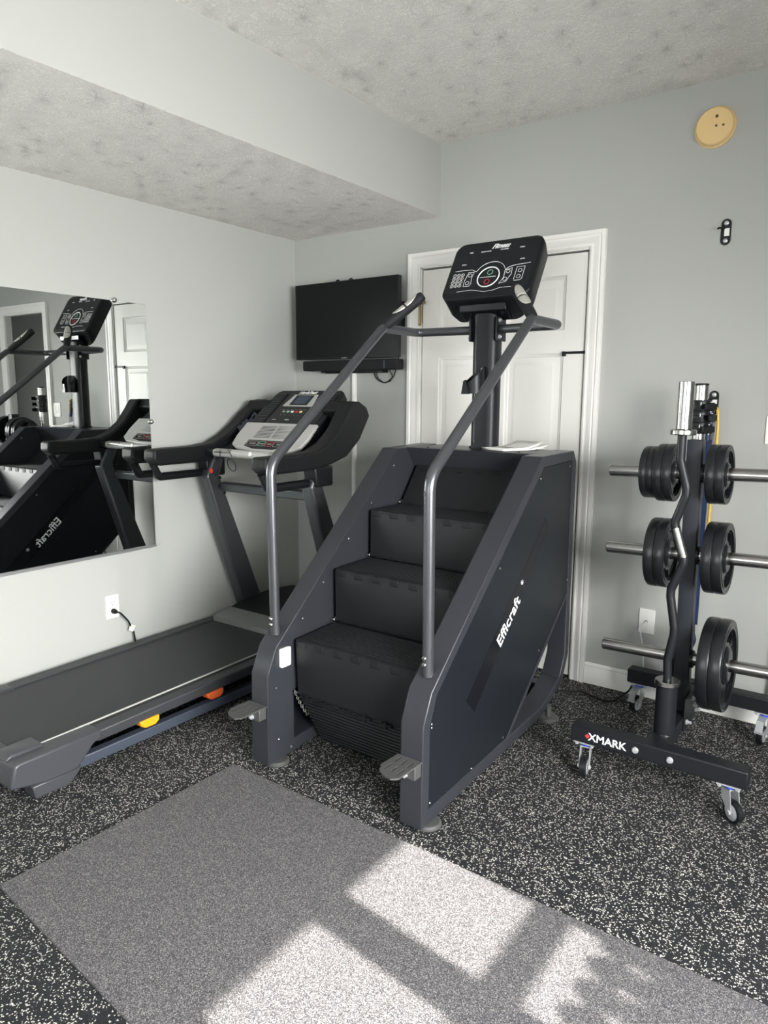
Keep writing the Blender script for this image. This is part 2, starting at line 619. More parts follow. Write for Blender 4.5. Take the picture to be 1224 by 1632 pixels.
def window(name, plane, u0, u1, z0, z1, cols, rows, a):
    """grid of panes; plane 'x' (normal X at a) or 'y'"""
    holes = [[(c0, r0), (c1, r0), (c1, r1), (c0, r1)] for c0, c1 in cols for r0, r1 in rows]
    bm = nb(); prism(bm, [(u0, z0), (u1, z0), (u1, z1), (u0, z1)], plane, a, a + .010, holes)
    f = struct(name, bm, M['trim'])
    for h in holes:
        bm = nb(); prism(bm, [(p[0], p[1]) for p in h], plane, a + .003, a + .006)
        struct('pane', bm, M['glass'], f)
    return f


cols = [(-2.647, -2.285), (-2.15, -1.835), (-3.10, -2.785), (-3.55, -3.235)]
rows = [(1.582, 1.942), (1.146, 1.506), (.72, 1.07)]
window('window_1', 'x', WY[0], WY[1], WZ[0], WZ[1], cols, rows, WX + .0)
window('fill_window', 'y', 1.2, 3.6, .7, 2.1, [(1.28, 2.35), (2.45, 3.52)], [(.78, 1.36), (1.44, 2.02)], YF - .06)  # unseen rear window, invented as an opening for the fill light


def casing(name, x0, x1, zt, y=0, w=.072):
    prof = [(0, 0), (0, .011), (.008, .015), (.014, .012), (.024, .012), (.03, .016), (.044, .019), (.05, .016), (.056, .021), (w, .021), (w, 0)]
    bm = nb()
    rg = []
    for u, d in prof:
        rg.append([bm.verts.new(p) for p in ((x0 - u, y - d, 0), (x0 - u, y - d, zt + u), (x1 + u, y - d, zt + u), (x1 + u, y - d, 0))])
    n = len(rg)
    for i in range(n):
        a, b = rg[i], rg[(i + 1) % n]
        for k in range(3):
            bm.faces.new((a[k], a[k + 1], b[k + 1], b[k]))
    bm.faces.new([r[0] for r in rg]); bm.faces.new([r[3] for r in rg])
    # jamb lining
    box(bm, x0 - .001, x0 + .006, y - .002, .11, 0, zt); box(bm, x1 - .006, x1 + .001, y - .002, .11, 0, zt); box(bm, x0, x1, y - .002, .11, zt - .006, zt + .001)
    return struct(name, bm, M['trim'])


casing('trim_2', .900, 1.812, 2.037)
casing('trim_3', 2.752, 3.358, 2.037)
# six panel white door
dx0, dx1, dz0, dz1 = .911, 1.799, .012, 2.022
pan = [(1.012, 1.312), (1.400, 1.702)]
rws = [(1.682, 1.930), (.965, 1.578), (.22, .80)]
holes = [[(a, c), (b, c), (b, d), (a, d)] for a, b in pan for c, d in rws]
bm = nb(); prism(bm, [(dx0, dz0), (dx1, dz0), (dx1, dz1), (dx0, dz1)], 'y', .004, .030, holes)
door = struct('door_1', bm, M['door'])
for a, b in pan:
    for c, d in rws:
        bm = nb()
        ins = [(0, .004), (.004, .009), (.012, .011), (.018, .016), (.034, .016), (.052, .007), (.056, .007)]
        rg = []
        for u, y in ins:
            rg.append([bm.verts.new(p) for p in ((a + u, y, c + u), (b - u, y, c + u), (b - u, y, d - u), (a + u, y, d - u))])
        for i in range(len(rg) - 1):
            for k in range(4):
                bm.faces.new((rg[i][k], rg[i][(k + 1) % 4], rg[i + 1][(k + 1) % 4], rg[i + 1][k]))
        bm.faces.new(rg[-1])
        vs = [bm.verts.new(p) for p in ((a, .03, c), (b, .03, c), (b, .03, d), (a, .03, d))]
        bm.faces.new(vs[::-1])
        for k in range(4):
            bm.faces.new((vs[k], vs[(k + 1) % 4], rg[0][(k + 1) % 4], rg[0][k]))
        struct('door_panel', bm, M['door'], door)
bm = nb(); cyl(bm, (.900, -.012, 1.752), (0, 0, 1), .0065, .10, 12); cyl(bm, (.900, -.012, 1.85), (0, 0, 1), .009, .008, 12, .002)
cyl(bm, (.900, -.012, 1.742), (0, 0, 1), .008, .01, 12, .002)
box(bm, .900, .909, .001, .004, 1.755, 1.845)
tube(bm, [(.868, -.030, 1.846), (.885, -.022, 1.852), (.900, -.014, 1.852), (.918, -.02, 1.850), (.935, -.024, 1.858)], .0035, 8)
cyl(bm, (.935, -.032, 1.858), (0, 1, 0), .009, .012, 10, .002); cyl(bm, (.868, -.038, 1.846), (0, 1, 0), .007, .01, 10, .002)
struct('hinge', bm, M['brass'], door)
bm = nb(); box(bm, 1.698, 1.802, -.006, .004, 1.572, 1.583); box(bm, 1.800, 1.812, -.010, .004, 1.570, 1.585); box(bm, 1.698, 1.716, -.009, .003, 1.562, 1.584)
struct('latch', bm, M['black'], door, .002)
# dark door in the second doorway
bm = nb(); box(bm, 2.765, 3.345, .05, .085, .01, 2.03)
d2 = struct('door_2', bm, M['dark'])
# baseboards
def baseboard(name, pts, nrm):
    prof = [(0, 0), (.012, 0), (.012, .078), (.009, .085), (.011, .092), (.006, .1), (0, .104)]
    bm = nb()
    a, b = [Vector(p) for p in pts]
    nrm = Vector(nrm)
    r0 = [bm.verts.new(a + nrm * d + Vector((0, 0, z))) for d, z in prof]
    r1 = [bm.verts.new(b + nrm * d + Vector((0, 0, z))) for d, z in prof]
    n = len(prof)
    for i in range(n):
        bm.faces.new((r0[i], r0[(i + 1) % n], r1[(i + 1) % n], r1[i]))
    bm.faces.new(r0[::-1]); bm.faces.new(r1)
    struct(name, bm, M['trim'])


baseboard('baseboard_back', [(1.886, 0, 0), (2.678, 0, 0)], (0, -1, 0))
baseboard('baseboard_corner', [(.013, 0, 0), (.826, 0, 0)], (0, -1, 0))
baseboard('baseboard_left', [(0, YF, 0), (0, 0, 0)], (1, 0, 0))
baseboard('baseboard_right', [(WX, YF, 0), (WX, 0, 0)], (-1, 0, 0))
# outdoors: lawn and an unseen scalloped fence, invented to throw the toothed shadow
bm = nb(); box(bm, WX + .2, 12, -9, 4, -.3, -.1)
obj('lawn', bm, M['grass'], kind='structure')
fence = empty('shadow_fence', (5.0, -2.9, -.1), 'invented grey picket fence, unseen outside the side window, shaped to cast the toothed shadow', 'fence')
for i in range(22):
    yc = -1.855 - .087 * i + .16
    top = 1.735
    pts = []
    for k in range(13):
        t = math.pi * k / 12
        pts.append((yc + .0435 * math.cos(t), top - .052 + .052 * math.sin(t)))
    pts += [(yc - .030, 1.655), (yc - .0435, 1.63), (yc - .0435, -.1), (yc + .0435, -.1), (yc + .0435, 1.63), (yc + .030, 1.655)]
    bm = nb(); prism(bm, pts, 'x', 5.0, 5.016)
    obj('shadow_picket', bm, M['wood'], fence)
bm = nb(); box(bm, 5.016, 5.05, -3.8, -1.6, .3, .38); box(bm, 5.016, 5.05, -3.8, -1.6, 1.3, 1.38)
obj('rail', bm, M['wood'], fence)

# gym mat lying on the floor
bm = nb(); prism(bm, [(1.108, -2.436), (1.128, -1.579), (3.15, -1.600), (3.15, -2.55), (2.0, -2.502)], 'z', .0, .008)
obj('gym_mat', bm, M['mat'], origin=(2.1, -2.0, 0), bevel=.002, label='large grey speckled rubber mat on the floor in the sunlight', cat='mat')

# ================================================================== WALL MIRROR
mr = empty('wall_mirror', (0, -1.065, .62), 'large frameless wall mirror on the left grey wall above the treadmill', 'mirror')
al = R(.45)
y1, y0 = -1.065, -3.5
bm = nb(); v = box(bm, .001, .006, y0, y1, .622, 1.803)
for q in v:
    if q.co.x > .003:
        q.co.x = .006 + (y1 - q.co.y) * math.tan(al)
obj('mirror_pane', bm, M['mirror'], mr)
bm = nb(); v = box(bm, .0, .012, y0, y1, .610, .622)
for q in v:
    if q.co.x > .003:
        q.co.x = .013 + (y1 - q.co.y) * math.tan(al)
obj('bottom_channel', bm, M['alu'], mr)
for (yy, zz) in ((-1.234, 1.805), (-1.062, 1.24)):
    bm = nb(); lathe(bm, [(.012, 0), (.012, .004), (.009, .010), (.004, .013)], (.008, yy, zz), (1, 0, 0), 16)
    cyl(bm, (0, yy, zz), (1, 0, 0), .004, .01, 10)
    obj('clip', bm, M['steel'], mr)

# ================================================================== STAIR CLIMBER
C = empty('stair_climber', (1.55, -.93, 0), 'charcoal stair climber machine with four black steps, handrails and tilted console', 'exercise machine')
prof = [(-1.524, .016), (-1.519, .360), (-1.474, .458), (-.706, 1.147), (-.39, 1.153), (-.357, 1.104), (-.345, .262), (-.395, .152), (-.595, .062), (-1.43, .020)]
inn = [(-1.481, .068), (-1.478, .348), (-1.442, .440), (-.686, 1.104), (-.407, 1.113), (-.396, 1.090), (-.382, .262), (-.43, .172), (-.61, .100), (-.97, .088)]
for s, (x0, x1) in enumerate(((1.17, 1.255), (1.845, 1.93))):
    bm = nb(); prism(bm, prof, 'x', x0, x1, [inn])
    fr = obj('side_frame', bm, M['frame'], C, .0035)
    # outer panel
    pp = [(-1.480, .070), (-1.477, .347), (-1.441, .439), (-.687, 1.102), (-.408, 1.111), (-.397, 1.088), (-.386, .545), (-.925, .089)]
    xo = (x1 - .009, x1 - .004) if s else (x0 + .004, x0 + .009)
    bm = nb(); prism(bm, pp, 'x', *xo)
    pn = obj('side_panel', bm, M['panel'], C)
    # diagonal lip of the panel
    bm = nb()
    a, b = Vector((0, -.383, .550)), Vector((0, -.930, .086))
    xa, xb = (x0 + .002, x1 - .001) if s else (x0 + .001, x1 - .002)
    prism(bm, [(-.382, .552), (-.382, .534), (-.914, .082), (-.937, .084)], 'x', xa, xb)
    obj('panel_lip', bm, M['frame'], C, .001)
    # darker glossy strip and name
    bm = nb()
    e = .0006
    xs = (x1 - .0042, x1 - .0034) if s else (x0 + .0034, x0 + .0042)
    prism(bm, [(-1.247, .350), (-.668, .878), (-.640, .905), (-.630, .838), (-1.187, .290)], 'x', *xs)
    obj('decal_strip', bm, M['panel2'], pn)
    sl = R(41.8)
    if s:
        mt = basis((x1 - .0030, -1.008, .470), (0, math.cos(sl), math.sin(sl)), (0, -math.sin(sl), math.cos(sl)))
    else:
        mt = basis((x0 + .0030, -.878, .590), (0, -math.cos(sl), -math.sin(sl)), (0, -math.sin(sl), math.cos(sl)))
    obj('brand_lettering', textbm('Efficraft', .069, mt, .0005, .0008, 0, 1.0), M['ink'], pn)
    mt2 = mt @ Matrix.Translation((.256, .038, 0))
    bm = textbm('R', .012, mt2 @ Matrix.Translation((.0055, .004, 0)), .0004, .0003)
    c0 = mt2 @ Vector((.010, .0085, 0))
    ringtube(bm, c0, (1, 0, 0), .0085, .0009, 20, 5)
    obj('registered_mark', bm, M['ink'], pn)
    # screws round the panel
    xx = x1 - .004 if s else x0 + .004
    bm = nb()
    for (yy, zz) in ((-1.470, .085), (-1.466, .34), (-1.466, .352), (-1.03, .772), (-.71, 1.062), (-.42, 1.09), (-.395, .60), (-.96, .105), (-1.2, .085), (-.66, .36)):
        cyl(bm, (xx, yy, zz), (1 if s else -1, 0, 0), .0045, .0035, 10, .001)
    parts('panel_screw', bm, M['steel'], C)
    # inner sheet
    xi = (x0 - .001, x0 + .003) if s else (x1 - .003, x1 + .001)
    bm = nb()
    prism(bm, [(-1.521, .02), (-1.517, .359), (-1.473, .456), (-.706, 1.145), (-.40, 1.150), (-.36, 1.10), (-.36, .575), (-.72, .27), (-1.386, .27), (-1.386, .022)], 'x', *xi)
    obj('inner_panel', bm, M['frame'], C)
    bm = nb()
    xx = x0 - .001 if s else x1 + .001
    for (yy, zz) in ((-1.478, .305), (-1.468, .10), (-1.405, .045), (-1.33, .535), (-1.21, .652), (-1.05, .80), (-.9, .93), (-.74, 1.075)):
        cyl(bm, (xx, yy, zz), (-1 if s else 1, 0, 0), .0045, .004, 10, .001)
    parts('rivet', bm, M['steel'], C)
    # foot
    xc = (x0 + x1) / 2
    for yy in (-1.462, -.50):
        bm = nb(); lathe(bm, [(.040, 0), (.046, .003), (.046, .010), (.040, .016), (.012, .018), (.012, .06)], (x1 - .016, yy, 0), (0, 0, 1), 28)
        obj('foot', bm, M['peg'], C)
# top deck and lintel
bm = nb(); box(bm, 1.255, 1.845, -.62, -.37, 1.128, 1.149)
obj('top_cover', bm, M['frame'], C, .003)
bm = nb(); prism(bm, [(-.640, 1.149), (-.585, 1.065), (-.575, 1.065), (-.60, 1.149)], 'x', 1.256, 1.844)
obj('lintel', bm, M['frame'], C)
bm = nb()
for x, y in ((1.33, -.58), (1.77, -.58), (1.33, -.41), (1.77, -.41)):
    cyl(bm, (x, y, 1.148), (0, 0, 1), .006, .004, 12, .001)
parts('cover_screw', bm, M['black'], C)
bm = nb(); box(bm, 1.255, 1.845, -.372, -.358, .575, 1.13)
obj('back_panel', bm, M['panel'], C)
bm = nb(); box(bm, 1.255, 1.845, -.46, -.40, .07, .13)
obj('cross_brace', bm, M['frame'], C, .003)
# steps
X0, X1 = 1.279, 1.826
steps = [((-1.393, .474), (-1.165, .484), (-1.384, .258)), ((-1.163, .700), (-.935, .706), (-1.160, .488)), ((-.932, .907), (-.712, .908), (-.934, .710))]
for (fy, fz), (by, bz), (ry, rz) in steps:
    bm = nb(); prism(bm, [(ry, rz), (fy, fz - .012), (fy + .002, fz - .006), (fy + .02, fz - .02), (ry + .02, rz)], 'x', X0, X1)
    st = obj('step', bm, M['riser'], C)
    tp = [(fy, fz - .012), (fy + .001, fz - .003), (fy + .007, fz), (fy + .022, fz)]
    n = 14
    for k in range(n):
        for q, d in ((.0, 0), (.12, .0022), (.42, .0022), (.54, 0)):
            t = (k + q) / n
            yy = fy + .026 + (by - .008 - fy - .026) * t
            tp.append((yy, fz + (bz - fz) * (yy - fy) / (by - fy) - d))
    bm = nb(); prism(bm, tp + [(by, bz), (by, bz - .018), (fy + .02, fz - .018)], 'x', X0, X1)
    obj('tread', bm, M['tread'], st)
    bm = nb()
    for k in range(7):
        xx = X0 + .012 + k * .085
        if xx + .036 < X1 + .02:
            w = min(.036, X1 - xx)
            box(bm, xx, xx + w, fy - .0028, fy + .01, fz - .025, fz - .004)
    parts('hinge_tab', bm, M['riser'], st, .0012)
    bm = nb()
    for k in range(7):
        xx = X0 + .012 + k * .085
        w = min(.036, X1 - xx)
        box(bm, xx - .0012, xx + w + .0012, fy - .0004, fy + .01, fz - .0285, fz - .012)
    parts('hinge_gap', bm, M['hinge'], st)
    bm = nb()
    for k in range(8):
        xx = X0 + .02 + k * .07
        if xx + .03 < X1:
            box(bm, xx, xx + .03, ry - .0012, ry + .004, rz - .002, rz + .008)
    parts('lower_tab', bm, M['hinge'], st)
bm = nb(); prism(bm, [(-.712, .908), (-.588, 1.070), (-.575, 1.065), (-.695, .900)], 'x', X0, X1)
st = obj('step', bm, M['riser'], C)
bm = nb()
for k in range(6):
    xx = X0 + .03 + k * .09
    a = Vector((0, -.598, 1.056))
    prism(bm, [(-.607, 1.048), (-.600, 1.057), (-.596, 1.054), (-.603, 1.045)], 'x', xx, xx + .03)
    prism(bm, [(-.714, .909), (-.706, .919), (-.702, .915), (-.710, .905)], 'x', xx - .01, xx + .035)
parts('hinge_tab', bm, M['hinge'], st)
bp_ = []
for k in range(13):
    for q, d in ((.0, 0), (.15, .004), (.5, .004), (.65, 0)):
        t = (k + q) / 13
        bp_.append((-1.384 + .122 * t + d, .256 - .226 * t + d * .5))
bm = nb(); prism(bm, bp_ + [(-1.262, .03), (-1.20, .03), (-1.0, .1), (-1.0, .12), (-1.20, .06), (-1.25, .06), (-1.350, .262)], 'x', X0, X1)
lo = obj('lower_step_belt', bm, M['tread'], C)
bm = nb()
for k in range(6):
    xx = X0 + .02 + k * .092
    box(bm, xx, xx + .05, -1.392, -1.378, .246, .256); box(bm, xx + .02, xx + .03, -1.394, -1.378, .238, .262)
parts('hinge_clip', bm, M['hinge'], lo)
# dark core behind the steps (drive housing)
bm = nb(); prism(bm, [(-1.36, .27), (-1.36, .44), (-1.15, .46), (-1.13, .67), (-.91, .69), (-.9, .88), (-.70, .89), (-.5, 1.05), (-.38, 1.05), (-.38, .60), (-.76, .29), (-1.0, .18), (-1.2, .1)], 'x', X0 + .01, X1 - .01)
obj('drive_housing', bm, M['hinge'], C)
# chain at the left end of the steps
bm = nb()
for k in range(12):
    t = k / 11
    p = (X0 - .008, -1.392 + .045 * t + .02 * t * t, .268 - .115 * t)
    ringtube(bm, p, (1, 0, 0) if k % 2 else (.25, .4, .2), .0065, .002, 10, 6)
cyl(bm, (X0 - .014, -1.389, .262), (1, 0, 0), .006, .014, 10)
for yy, zz in ((-1.163, .492), (-.934, .714), (-.714, .914)):
    cyl(bm, (X0 - .018, yy, zz), (1, 0, 0), .006, .016, 10, .001)
    cyl(bm, (X0 - .018, yy + .018, zz + .001), (1, 0, 0), .005, .016, 10, .001)
parts('drive_chain', bm, M['steel'], C)
# handrails
for s in (-1, 1):
    xr = 1.55 + s * .338
    pts = fillet([(xr, -1.432, .492), (xr, -1.440, 1.130), (xr, -.765, 1.655), (xr, -.500, 1.655), (1.55 + s * .06, -.468, 1.655)], [.10, .05, .045], 8)
    bm = nb(); tube(bm, pts, .0185, 20)
    hr = obj('handrail', bm, M['tubem'], C)
    bm = nb()
    for zz in (.555, .533):
        lathe(bm, [(.008, 0), (.0085, .003), (.006, .007), (.002, .008)], (xr - .003, -1.4505, zz), (0, -1, 0), 14)
    parts('bolt', bm, M['chrome'], hr)
    a, b = Vector((xr + s * .002, -.752, 1.660)), Vector((1.55 + s * .212, -.650, 1.792))
    d = (b - a)
    bm = nb(); tube(bm, [a + d * t for t in (0, .06, .25, .6, .9, .97, 1)], [.017, .020, .0215, .0225, .0225, .021, .016], 20)
    gp = obj('grip', bm, M['grip'], hr)
    # pulse plates: shells over the user's side of the grip
    dn = d.normalized()
    sd = Vector((s * .55, -.75, .75)); sd = (sd - dn * sd.dot(dn)).normalized(); sb = dn.cross(sd)
    bm = nb()
    for t0, t1 in ((.30, .565), (.60, .90)):
        rows_ = []
        for i in range(9):
            u = i / 8
            t = t0 + (t1 - t0) * u
            uu = (t - .6) / .31
            wa = 62 * math.sqrt(max(.02, 1 - uu * uu))
            rows_.append([bm.verts.new(a + d * t + (sd * math.cos(R(q)) + sb * math.sin(R(q))) * .0243) for q in [wa * (k / 4 - 1) for k in range(9)]])
        for i in range(8):
            for k in range(8):
                bm.faces.new((rows_[i][k], rows_[i][k + 1], rows_[i + 1][k + 1], rows_[i + 1][k]))
    po = obj('pulse_sensor', bm, M['sensor'], gp)
    so = po.modifiers.new('thick', 'SOLIDIFY'); so.thickness = .002; so.offset = -1
    # bracket on the mast
    xm = 1.55 + s * .059
    bm = nb(); box(bm, min(xm, xm + s * .008), max(xm, xm + s * .008), -.512, -.425, 1.605, 1.705)
    br = obj('rail_bracket', bm, M['rack'], hr, .003)
    bm = nb()
    for zz in (1.622, 1.69):
        cyl(bm, (xm + s * .008, -.492, zz), (s, 0, 0), .009, .006, 6); cyl(bm, (xm + s * .014, -.492, zz), (s, 0, 0), .005, .006, 10, .001)
    parts('bolt', bm, M['zinc'], br)
# pedals at the front legs
for s, (xa, xb) in enumerate(((1.160, 1.252), (1.838, 1.930))):
    out = [(xa, -1.524), (xa - .004, -1.605), (xa + .012, -1.640), (xa + .04, -1.658), (xb - .022, -1.662), (xb - .004, -1.645), (xb, -1.524)]
    if s == 0:
        out = [(x + .002, y) for x, y in out]
    hl = []
    for i in range(3):
        for j in range(2):
            cx = xa + .020 + i * .026; cy = -1.553 - j * .052 - i * .004
            hl.append(rrect(cx - .0035, cx + .0035, cy - .019, cy + .019, .003, 3))
    bm = nb(); prism(bm, out, 'z', .244, .2495, hl)
    pd = obj('foot_peg', bm, M['peg'], C)
    bm = nb(); box(bm, xa + .03, xb - .002, -1.560, -1.524, .200, .244)
    obj('peg_bracket', bm, M['peg'], pd, .003)
    bm = nb(); cyl(bm, (xa + .052, -1.560, .212), (0, -1, 0), .011, .006, 6); cyl(bm, (xa + .052, -1.566, .212), (0, -1, 0), .006, .006, 12, .001)
    parts('bolt', bm, M['zinc'], pd)
# mast
bm = nb(); prism(bm, rrect(1.491, 1.609, -.508, -.42, .035, 6), 'z', 1.149, 1.745)
mast = obj('mast', bm, M['rack'], C)
bm = nb(); prism(bm, rrect(1.485, 1.615, -.514, -.414, .036, 6), 'z', 1.1495, 1.158)
obj('mast_collar', bm, M['black'], mast)
# bottle holder: half-open cup
bm = nb()
cx, cy, rr = 1.540, -.552, .042
n = 28
ri, ro = [], []
for k in range(n):
    a = 2 * math.pi * k / n
    zt = 1.462 + .036 * math.cos(a - R(45))
    for lst, r_ in ((ro, rr), (ri, rr - .003)):
        lst.append((bm.verts.new((cx + r_ * math.cos(a), cy + r_ * math.sin(a), 1.385)), bm.verts.new((cx + r_ * math.cos(a), cy + r_ * math.sin(a), zt))))
for k in range(n):
    j = (k + 1) % n
    bm.faces.new((ro[k][0], ro[j][0], ro[j][1], ro[k][1])); bm.faces.new((ri[j][0], ri[k][0], ri[k][1], ri[j][1]))
    bm.faces.new((ro[k][1], ro[j][1], ri[j][1], ri[k][1])); bm.faces.new((ro[j][0], ro[k][0], ri[k][0], ri[j][0]))
bm.faces.new([v[0] for v in ri])
prism(bm, [(1.504, 1.383), (1.514, 1.438), (1.524, 1.442), (1.540, 1.392), (1.540, 1.383)], 'y', -.602, -.592)
obj('bottle_holder', bm, M['black'], mast)
bm = nb(); cyl(bm, (1.552, -.508, 1.488), (0, -1, 0), .007, .006, 12, .002); cyl(bm, (1.510, -.602, 1.434), (0, -1, 0), .0035, .004, 10, .001)
parts('bolt', bm, M['chrome'], mast)
# console head
ct = Vector((1.55, -.372, 2.040)); cb_ = Vector((1.55, -.524, 1.782))
up_ = (ct - cb_); H = up_.length; up_.normalize()
MC = basis(cb_, (1, 0, 0), up_)      # local x right, y up the face, z out towards the user
bm = nb()
def loft(bm, loops):
    rg = [[bm.verts.new(p) for p in lp] for lp in loops]
    for a, b in zip(rg, rg[1:]):
        n = len(a)
        for k in range(n):
            bm.faces.new((a[k], a[(k + 1) % n], b[(k + 1) % n], b[k]))
    bm.faces.new(rg[0][::-1]); bm.faces.new(rg[-1])
def cl(x0, x1, y0, y1, r, z):
    return [MC @ Vector((x, y, z)) for x, y in rrect(x0, x1, y0, y1, r, 6)]
loft(bm, [cl(-.17, .17, -.045, H - .02, .05, -.10), cl(-.198, .198, -.028, H - .004, .05, -.085), cl(-.209, .209, -.002, H, .045, -.028), cl(-.209, .209, 0, H, .045, -.004), cl(-.205, .205, .004, H - .004, .043, 0)])
hd = obj('console_head', bm, M['black'], C, smooth=50)
bm = nb(); v = [MC @ Vector(p) for p in ((-.11, -.046, -.03), (.11, -.046, -.03), (.11, -.02, -.012), (-.11, -.02, -.012), (-.11, -.046, -.10), (.11, -.046, -.10), (.11, -.02, -.10), (-.11, -.02, -.10))]
v = [bm.verts.new(p) for p in v]
for f in ((0, 1, 2, 3), (7, 6, 5, 4), (0, 4, 5, 1), (1, 5, 6, 2), (2, 6, 7, 3), (3, 7, 4, 0)):
    bm.faces.new([v[i] for i in f])
obj('console_chin', bm, M['panel2'], hd, .004)
def cm(x, y):
    return MC @ Vector((x, y, .0006))
FN = (MC.to_3x3() @ Vector((0, 0, 1)))
# face overlay
bm = nb(); vs = [MC @ Vector((x, y, .0004)) for x, y in rrect(-.192, .192, .028, H - .012, .036, 6)]
bm.faces.new([bm.verts.new(p) for p in vs])
obj('face_overlay', bm, M['panel'], hd)
TM = lambda x, y: MC @ Matrix.Translation((x, y, .0009))
obj('brand_lettering', textbm('Fitness', .033, TM(.012, H - .045), .0003, .0011, .45, .9, 'CENTER', 1.0), M['ink'], hd)
bm = nb()
for s_, x, y in (('TIME', -.125, H - .058), ('HEART RATE', -.052, H - .060), ('CALORIES', .035, H - .058), ('SPEED', .118, H - .058), ('LEVEL', .135, H - .120), ('STEPS', -.142, H - .120)):
    t = textbm(s_, .0085, TM(x, y), .0002, .0002, 0, 1, 'CENTER')
    me = bpy.data.meshes.new('t'); t.to_mesh(me); t.free(); bm.from_mesh(me); bpy.data.meshes.remove(me)
obj('display_captions', bm, M['ink'], hd)
bm = nb()
def line(pts, w=.0011):
    tube(bm, [cm(*p) for p in pts], w, 6)
def cring(x, y, r, w=.0009, sx=1, n=20, b=None):
    pts = [cm(x + sx * r * math.cos(2 * math.pi * k / n), y + r * math.sin(2 * math.pi * k / n)) for k in range(n + 1)]
    tube(b or bm, pts, w, 6)
cy0 = .105
line([(-.175, .150)] + [(-.175 + .085 * k / 6, .150 + .002 * math.sin(k / 2)) for k in range(1, 7)] + [(-.078, .142), (-.066, .138)])
for k in range(1):
    line([(.0 + .075 * math.cos(R(a)) * .95, cy0 + .012 + .066 * math.sin(R(a))) for a in range(158, 15, -8)])
line([(.068, .135), (.085, .147), (.11, .153), (.178, .158)])
line([(-.135, .040), (-.07, .044), (-.045, .040), (0, .030), (.04, .034), (.07, .044), (.12, .044)], .0009)
for i in range(4):
    for j in range(3):
        cring(-.172 + j * .0195 + .001, .128 - i * .0185, .0076, .0008)
line([(-.105, .138), (-.078, .136), (-.083, .11), (-.078, .080), (-.083, .066), (-.112, .066), (-.114, .095), (-.105, .138)])
cring(-.094, .122, .0085); cring(-.097, .083, .0085)
line([(.070, .132), (.100, .140), (.104, .11), (.088, .072), (.058, .066), (.072, .092), (.070, .132)])
cring(.086, .124, .0085); cring(.080, .086, .0085)
line([(.122, .142), (.158, .142), (.158, .080), (.150, .074), (.124, .074)]); line([(.122, .142), (.122, .080)])
cring(.140, .123, .0085); cring(.140, .093, .0085)
line([(-.042, cy0), (.034, cy0)])
obj('keypad_print', bm, M['ink'], hd)
bm = nb(); cring(-.002, cy0, .050, .0028, 1, 36)
obj('centre_ring', bm, M['ink'], hd)
bm = nb(); cring(0, cy0 + .024, .012, .0014)
obj('start_key', bm, M['green'], hd)
bm = nb(); cring(-.003, cy0 - .024, .012, .0014)
obj('stop_key', bm, M['red'], hd)
bm = nb()
for i in range(4):
    for j in range(3):
        n_ = i * 3 + j + 1
        t = textbm(str(n_) if n_ < 10 else ('C', '0', 'E')[n_ - 10], .0085, TM(-.171 + j * .0195, .1252 - i * .0185), .0002, .0001, 0, 1, 'CENTER')
        me = bpy.data.meshes.new('t'); t.to_mesh(me); t.free(); bm.from_mesh(me); bpy.data.meshes.remove(me)
obj('keypad_digits', bm, M['ink'], hd)
# label plate on the left inner panel
bm = nb(); prism(bm, rrect(-1.460, -1.408, .378, .450, .006, 3), 'x', 1.256, 1.268)
sb = obj('switch_box', bm, M['white'], C, .002)
bm = nb(); prism(bm, rrect(-1.447, -1.421, .394, .436, .003, 3), 'x', 1.268, 1.2695)
obj('rocker', bm, M['paper'], sb)

# stapled manual lying on the climber's top cover
bk = empty('printed_manual', (1.665, -.47, 1.150), 'loose white printed sheets lying on top of the stair climber beside its mast', 'papers')
for k, (dx, dy, rz) in enumerate(((0, 0, 8), (.012, .006, 2), (-.01, .01, 14))):
    bm = nb()
    n = 6
    g = [[None] * (n + 1) for _ in range(n + 1)]
    for i in range(n + 1):
        for j in range(n + 1):
            u, v_ = i / n - .5, j / n - .5
            g[i][j] = bm.verts.new((u * .15, v_ * .215, .0005 + .016 * max(0, v_) ** 2 * 4 * (.4 + k * .5)))
    for i in range(n):
        for j in range(n):
            bm.faces.new((g[i][j], g[i + 1][j], g[i + 1][j + 1], g[i][j + 1]))
    xf(bm, Matrix.Translation((1.693 + dx, -.475 + dy, 1.151 + k * .003)) @ Matrix.Rotation(R(rz - 32), 4, 'Z'))
    o = obj('sheet', bm, M['paper'], bk)
    mo = o.modifiers.new('thick', 'SOLIDIFY'); mo.thickness = .0022; mo.offset = 1
bm = nb(); box(bm, -.03, .03, -.05, -.01, 0, .0006)
xf(bm, Matrix.Translation((1.685, -.475, 1.1600)) @ Matrix.Rotation(R(-24), 4, 'Z'))
obj('printed_picture', bm, M['print_'], bk)

